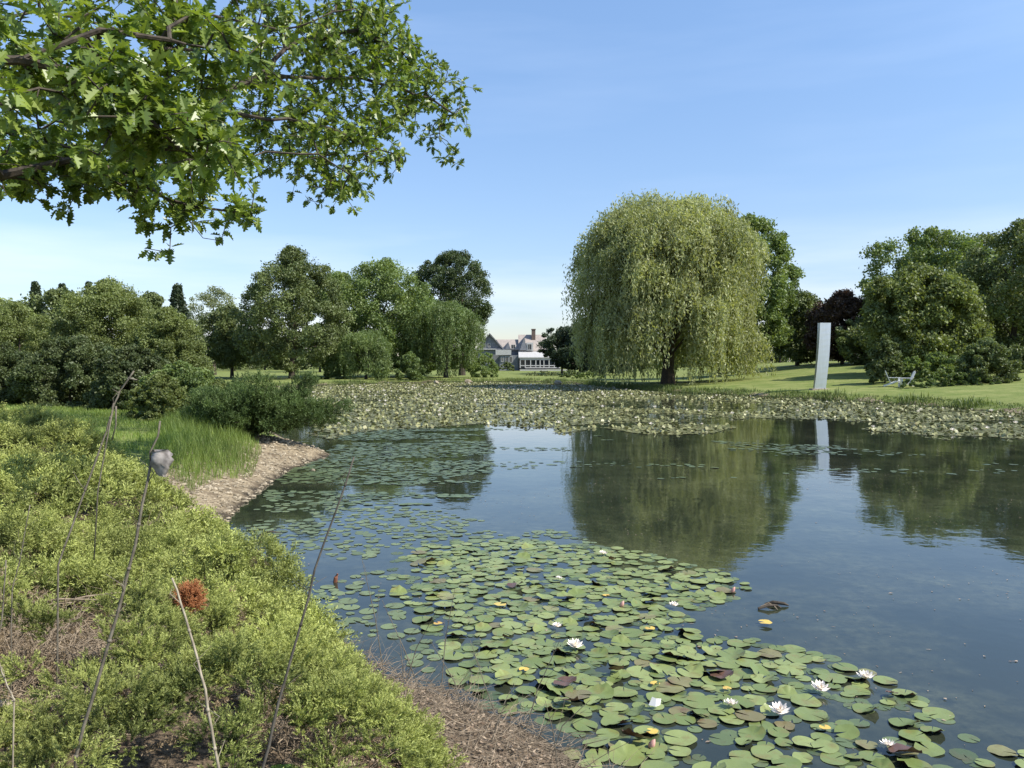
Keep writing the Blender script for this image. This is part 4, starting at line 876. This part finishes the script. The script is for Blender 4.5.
def window(u0, u1, v0, v1, y, par=root, nx=2):
    fr = MB(); x0, x1, z1, z0 = ux(u0), ux(u1), vz(v0), vz(v1); t = .12
    fr.box(x0, x1, y-.06, y+.05, z1-t, z1); fr.box(x0, x1, y-.06, y+.05, z0, z0+t); fr.box(x0, x0+t, y-.06, y+.05, z0+t, z1-t); fr.box(x1-t, x1, y-.06, y+.05, z0+t, z1-t)
    for i in range(1, nx): xm = x0+(x1-x0)*i/nx; fr.box(xm-.04, xm+.04, y-.05, y+.04, z0+t, z1-t)
    f = fr.build('window', M_offwhite, par); g = MB(); g.box(x0+t, x1-t, y, y+.03, z0+t, z1-t); g.build('pane', mgl, f)
# left wing: gable facing us
prt('wall', lambda m: m.box(ux(-20), ux(265), 0, 9, g0, vz(334)), M_sid)
prt('gable', lambda m: m.prism([(ux(-40), vz(332)), (ux(262), vz(332)), (ux(112), vz(166))], .1, 9), M_gshing)
prt('roof', lambda m: (m.prism([(ux(-60), vz(340)), (ux(112), vz(150)), (ux(112), vz(162)), (ux(-44), vz(340))], -.5, 9.3), m.prism([(ux(112), vz(150)), (ux(282), vz(338)), (ux(264), vz(338)), (ux(112), vz(162))], -.5, 9.3), m.box(ux(-40), ux(268), -.4, -.1, vz(340), vz(326))), M_offwhite if False else M_gshing)
prt('trim', lambda m: m.box(ux(-40), ux(186), -.6, -.41, vz(338), vz(326)), M_offwhite)
window(88, 120, 262, 312, .04)
# middle wing, ridge along x
prt('wall', lambda m: m.box(ux(267), ux(448), 2, 9, g0, vz(332)), M_sid)
def midroof(m): m.add([(ux(180), 6, vz(214)), (ux(448), 6, vz(214)), (ux(448), 1.4, vz(334)), (ux(262), 1.4, vz(334)), (ux(180), 6, vz(226)), (ux(448), 6, vz(226)), (ux(448), 1.4, vz(344)), (ux(262), 1.4, vz(344))], [(0, 3, 2, 1), (4, 5, 6, 7), (3, 7, 6, 2), (0, 4, 7, 3), (1, 2, 6, 5), (0, 1, 5, 4)])
prt('roof', midroof, M_shing)
prt('dormer', lambda m: m.prism([(ux(286), vz(332)), (ux(350), vz(332)), (ux(320), vz(246))], 1.3, 5), M_sid)
window(352, 404, 278, 330, 1.25)
window(240, 270, 420, 478, -1.05-.95); window(285, 325, 415, 485, -2.0); window(335, 372, 415, 485, -2.0)
prt('bay', lambda m: m.box(ux(225), ux(440), -1.9, 1.99, g0, vz(402)), M_sid)
prt('balcony', lambda m: m.box(ux(180), ux(356), -2.3, -1.2, vz(400), vz(341)), M_offwhite)
# right block
prt('wall', lambda m: (m.box(ux(448), ux(760), .5, 9, g0, vz(346))), M_sid)
def rroof(m): m.add([(ux(436), 6, vz(158)), (ux(760), 6, vz(158)), (ux(760), .2, vz(350)), (ux(440), .2, vz(350)), (ux(436), 6, vz(170)), (ux(760), 6, vz(170)), (ux(760), .2, vz(360)), (ux(440), .2, vz(360))], [(0, 3, 2, 1), (4, 5, 6, 7), (3, 7, 6, 2), (0, 4, 7, 3), (1, 2, 6, 5), (0, 1, 5, 4)])
prt('roof', rroof, M_shing)
prt('dormer', lambda m: m.prism([(ux(452), vz(346)), (ux(530), vz(346)), (ux(506), vz(188))], -.3, 5.5), M_sid)
prt('dormer', lambda m: m.box(ux(528), ux(606), -.2, 4, vz(352), vz(258)), M_offwhite)
window(542, 590, 272, 344, -.28)
ch = prt('chimney', lambda m: (m.box(ux(592), ux(636), 4, 5.4, vz(250), vz(104)), m.box(ux(588), ux(640), 3.9, 5.5, vz(104), vz(94))), M_brick)
# sun porch
prt('porch_roof', lambda m: m.prismx([(-4.2, vz(436)), (-4.2, vz(424)), (.3, vz(358)), (.3, vz(372))], ux(438), ux(905)), M_offwhite)
prt('porch_wall', lambda m: (m.box(ux(452), ux(900), -3.9, -.1, vz(560), vz(541)), m.box(ux(452), ux(900), -3.8, -.2, vz(541), vz(437)-.02)), mgl)
prt('porch_frame', lambda m: ([m.box(ux(u)-.11, ux(u)+.11, -4.02, -3.83, vz(545), vz(437)) for u in (456, 512, 572, 630, 678, 720, 778, 836, 894)], m.box(ux(452), ux(900), -4.0, -3.84, vz(524), vz(514)), m.box(ux(450), ux(902), -4.06, -3.84, vz(456), vz(437)+.01), m.box(ux(512), ux(902), -4.05, -3.85, vz(548), vz(538))), M_offwhite)
prt('deck', lambda m: m.box(ux(450), ux(1040), -5.6, -3.9, g0, vz(562)), M_offwhite)
# ------------------------------------------------------------------ red car at the right edge
cd = 95.0; x0 = (1036-512)/F*cd; zc = CAMZ+(363-374)/F*cd
g = H1(x0, cd)
root = empty('parked_car', (x0, cd, g), R(8), label='small red parked car at the right edge behind the trees', cat='car')
M_redp = plain('red_paint', (.55, .03, .025), rough=.3, nscale=2, spec=.6); M_tyre = plain('tyre', (.02, .02, .02))
prt('body', lambda m: m.prism([(-2.1, .35), (2.1, .35), (2.15, .75), (1.9, .9), (1.1, .95), (.6, 1.38), (-1.1, 1.40), (-1.7, .98), (-2.1, .9)], -.85, .85), M_redp, root)
prt('window', lambda m: m.prism([(-1.45, .98), (.9, .98), (.52, 1.32), (-1.0, 1.33)], -.87, .87), mgl, root)
for wx in (-1.3, 1.3):
    for wy in (-.8, .8): prt('wheel', lambda m: m.tube([(wx, wy-.1, .32), (wx, wy+.1, .32)], .32, 14), M_tyre, root)

# ------------------------------------------------------------------ overhanging oak
def YF(Y): return Y if Y < 7.3 else 7.3+(Y-7.3)*2.05
tb = np.array([-12.0, 12.5]); root = empty('overhanging_oak', (tb[0], tb[1], H1(*tb)), label='big oak whose leafy boughs hang into the top left of the photo', cat='tree')
rb = np.array(root.location)
nodes = []; par = []
def addpath(pts, parent=None):
    last = parent
    for i in range(len(pts)-1 if parent is None else len(pts)):
        pass
    seq = [np.array(p, float) for p in pts]
    if parent is None: nodes.append(seq[0]); par.append(-1); last = len(nodes)-1; seq = seq[1:]
    for p in seq:
        s = nodes[last]; n = max(1, int(np.linalg.norm(p-s)/.35))
        for t in range(1, n+1):
            nodes.append(s+(p-s)*t/n+rng.normal(size=3)*.03*(t < n)); par.append(last); last = len(nodes)-1
    return last
T0 = np.array([tb[0], tb[1], rb[2]-.2])
addpath([T0, T0+[.1, 0, 2.2], T0+[.3, .1, 4.2], T0+[.1, .3, 6.5], T0+[.4, .2, 9], T0+[.2, 0, 12]])
def near(p): A = np.array(nodes); return int(np.argmin(((A-p)**2).sum(1)))
for path in [[(-60,95,8.6),(60,110,8.8),(200,106,9.2),(262,74,9.6),(312,78,9.9),(362,78,10.2),(430,98,10.8),(455,115,11)],
             [(-80,20,8),(40,10,8.5),(120,30,8.8),(200,12,9),(280,30,9.5),(350,10,10)],
             [(200,106,9.2),(270,120,9.4),(330,128,9.8),(380,150,10)],
             [(-80,150,7.4),(0,176,7.5),(70,160,7.6),(125,172,7.7),(165,198,7.8),(190,222,7.9),(203,238,7.9),(222,241,8)],
             [(165,198,7.8),(190,206,7.8),(235,212,7.9)],
             [(125,172,7.7),(200,160,8.3),(250,158,8.8),(318,154,9.2),(350,175,9.4)],
             [(-60,60,5.6),(20,60,5.7),(90,75,5.8),(140,110,6.0),(180,150,6.2)],[(20,60,5.7),(100,30,6),(170,40,6.3)],
             [(262,74,9.6),(300,40,10),(360,30,10.3),(400,50,10.6)],[(-200,-150,8),(-100,-250,9),(50,-200,9.5)],[(-300,-50,7),(-250,-200,6)],[(-100,-200,9),(150,-190,10.5),(330,-170,11.3),(520,-200,12),(640,-210,12.6)]]:  # last path: unseen limb added to carry the shading boughs
    pts = [PY(px, py, YF(Y)) for px, py, Y in path]; addpath(pts, near(pts[0]))
regions = [ # px, py, rx, ry, depth, dd, n
 (60,100,80,50,5.9,.5,95),(150,100,70,60,6.3,.6,100),(200,60,70,45,6.8,.6,75),(190,150,55,50,6.4,.5,55),(100,20,90,28,7,.8,80),(10,50,50,50,6,.6,45),
 (230,130,35,70,7,.5,50),(215,213,32,16,7.9,.2,24),(255,215,18,12,8,.2,12),
 (30,130,70,45,8.0,.8,120),(80,165,75,25,7.8,.5,110),(30,175,50,16,7.8,.4,45),(65,195,20,12,7.8,.2,16),(150,195,25,18,7.8,.3,30),(152,225,10,14,7.8,.2,12),(120,120,70,40,8.2,.8,90),
 (290,50,55,50,10,.8,150),(350,60,50,45,10.3,.8,130),(400,60,35,35,10.6,.6,75),(330,30,60,30,10.4,.6,80),(385,20,30,20,10.6,.5,30),(445,75,28,18,11,.4,36),(440,105,30,18,11,.4,32),(455,128,16,22,11,.3,26),(420,85,35,25,10.8,.4,44),
 (300,130,55,30,9.9,.7,80),(350,140,45,25,10,.5,60),(385,145,22,22,10.2,.4,28),(320,175,40,18,9.8,.4,46),(345,192,16,12,9.8,.2,14),(280,100,60,30,9.8,.8,75),(375,110,35,22,10.4,.4,40),(300,158,30,20,9.6,.3,22),(230,5,60,14,9.5,.5,30),
 (560,-175,150,100,12.5,1.5,330),(470,-190,140,90,11.8,1.3,400),(330,-150,120,80,11.2,1.3,200),(90,-60,140,40,10.5,.8,120),(300,-70,130,50,11,.8,130),(380,-20,60,20,10.8,.5,30),(-120,60,90,110,7.5,1.2,90),(-60,-90,150,80,8.5,1.5,130),(180,-70,160,50,9.5,1,90),(-260,-60,140,150,8.5,1.5,110)]  # off-frame boughs, most of them added to shade the left lawn
ros = []
for (px, py, rx, ry, Y, dd, n) in regions:
    px -= 12*(px > 370); py -= 8*(0 < px < 260); Y = YF(Y); n = int(n*(1 if Y < 8 else 1.05 if Y < 11 else 1.2)) if px > -20 else n
    m_ = 0
    while m_ < n:
        a = rng.random()*2*pi; q = math.sqrt(rng.random()); c_ = PY(px+rx*q*cos(a), py+ry*q*sin(a), Y+dd*rng.normal()*.8); sg = .019*Y
        for _ in range(6): ros.append(c_+rng.normal(size=3)*sg*np.array([.8, 1.1, .7])); m_ += 1
# high crown, outside the frame
for _ in range(520):
    d = rdirs(1)[0]; d[2] = abs(d[2])*.9; ros.append(np.array([tb[0]-.5, tb[1]+1.0, 8.6])+d*np.array([6.5, 6.5, 5.5])*(.6+.4*rng.random()))
ros = np.array(ros); A = np.array(nodes); dmin = np.array([((A-r)**2).sum(1).min() for r in ros]); ros = ros[np.argsort(dmin)]
NA = np.zeros((len(nodes)+len(ros)*3+10, 3)); NA[:len(nodes)] = nodes; cntn = len(nodes); tips = []
for r in ros:
    j = int(np.argmin(((NA[:cntn]-r)**2).sum(1))); s = NA[j]; L = np.linalg.norm(r-s); n = 1 if L < .3 else 2
    last = j
    for t in range(1, n+1):
        q = s+(r-s)*t/n+(np.array([0, 0, .08*L]) if t < n else 0)+(rng.normal(size=3)*.04*L if t < n else 0); NA[cntn] = q; par.append(last); last = cntn; cntn += 1
    tips.append(last)
kids = np.zeros(cntn); wgt = np.zeros(cntn)
for i in tips: wgt[i] += 1
for i in range(cntn-1, 0, -1):
    if par[i] >= 0: wgt[par[i]] += wgt[i]
rad = .0036*np.maximum(wgt, 1)**.35+.30*(wgt/wgt.max())**2.2; rad[:60] *= 1.0
chv = []; 
for i in range(1, cntn):
    p = par[i]
    if p < 0: continue
    a = NA[p]; b = NA[i]; d = b-a; L = np.linalg.norm(d)
    if L < 1e-4: continue
    r1 = rad[i]; r0 = min(rad[p], r1*1.8); nseg = 9 if r0 > .08 else (6 if r0 > .015 else 4); z = d/L
    u = unit(np.cross(z, [.3, .2, 1]) if abs(z[2]) < .9 else np.cross(z, [1, 0, 0])); v_ = np.cross(z, u); a2 = np.arange(nseg)*2*pi/nseg
    ringd = np.cos(a2)[:, None]*u+np.sin(a2)[:, None]*v_; ra = a-z*r0*.3+ringd*r0; rb_ = b+ringd*r1
    nxt = np.roll(np.arange(nseg), -1); chv.append(np.stack([ra, ra[nxt], rb_[nxt], rb_], 1).reshape(-1, 3))
V = np.vstack(chv)-rb
fastmesh('trunk', V, 4, M_bark, root)
# lobed leaves
half = np.array([(0, .0), (.14, .07), (.24, .27), (.34, .10), (.50, .40), (.58, .13), (.74, .34), (.80, .10), (.90, .13), (1, 0)])
Lv = []; Lc = []; tipP = NA[np.array(tips)]; par_a = np.array(par)
tdir = unit(tipP-NA[par_a[np.array(tips)]])
for k in range(7):
    n = len(tipP); a = unit(tdir*.75+rdirs(n)*.95+np.array([0, 0, -.12])); nrm = unit(np.array([.15, -.25, .9])+rdirs(n)*.62); b = unit(np.cross(nrm, a)); c = np.cross(a, b)
    L = (.095+.055*rng.random(n))[:, None, None]; fold = .25+.2*rng.random(n)[:, None, None]; off = a*.015-tdir*(.12*rng.random((n, 1)))
    P = tipP+off; cvv = rng.random(n)
    for s in (1, -1):
        h = half if s == 1 else half[::-1]
        W = P[:, None]+L*(h[None, :, 0, None]*a[:, None]+s*h[None, :, 1, None]*b[:, None]+(h[None, :, 1, None]*fold-.18*h[None, :, 0, None]**2)*c[:, None])
        Lv.append(W.reshape(-1, 3)); Lc.append(cvv)
fastmesh('leaves', np.vstack(Lv)-rb, len(half), M_oak, root, np.concatenate(Lc))
print('oak leaves', sum(len(c) for c in Lc)//2)
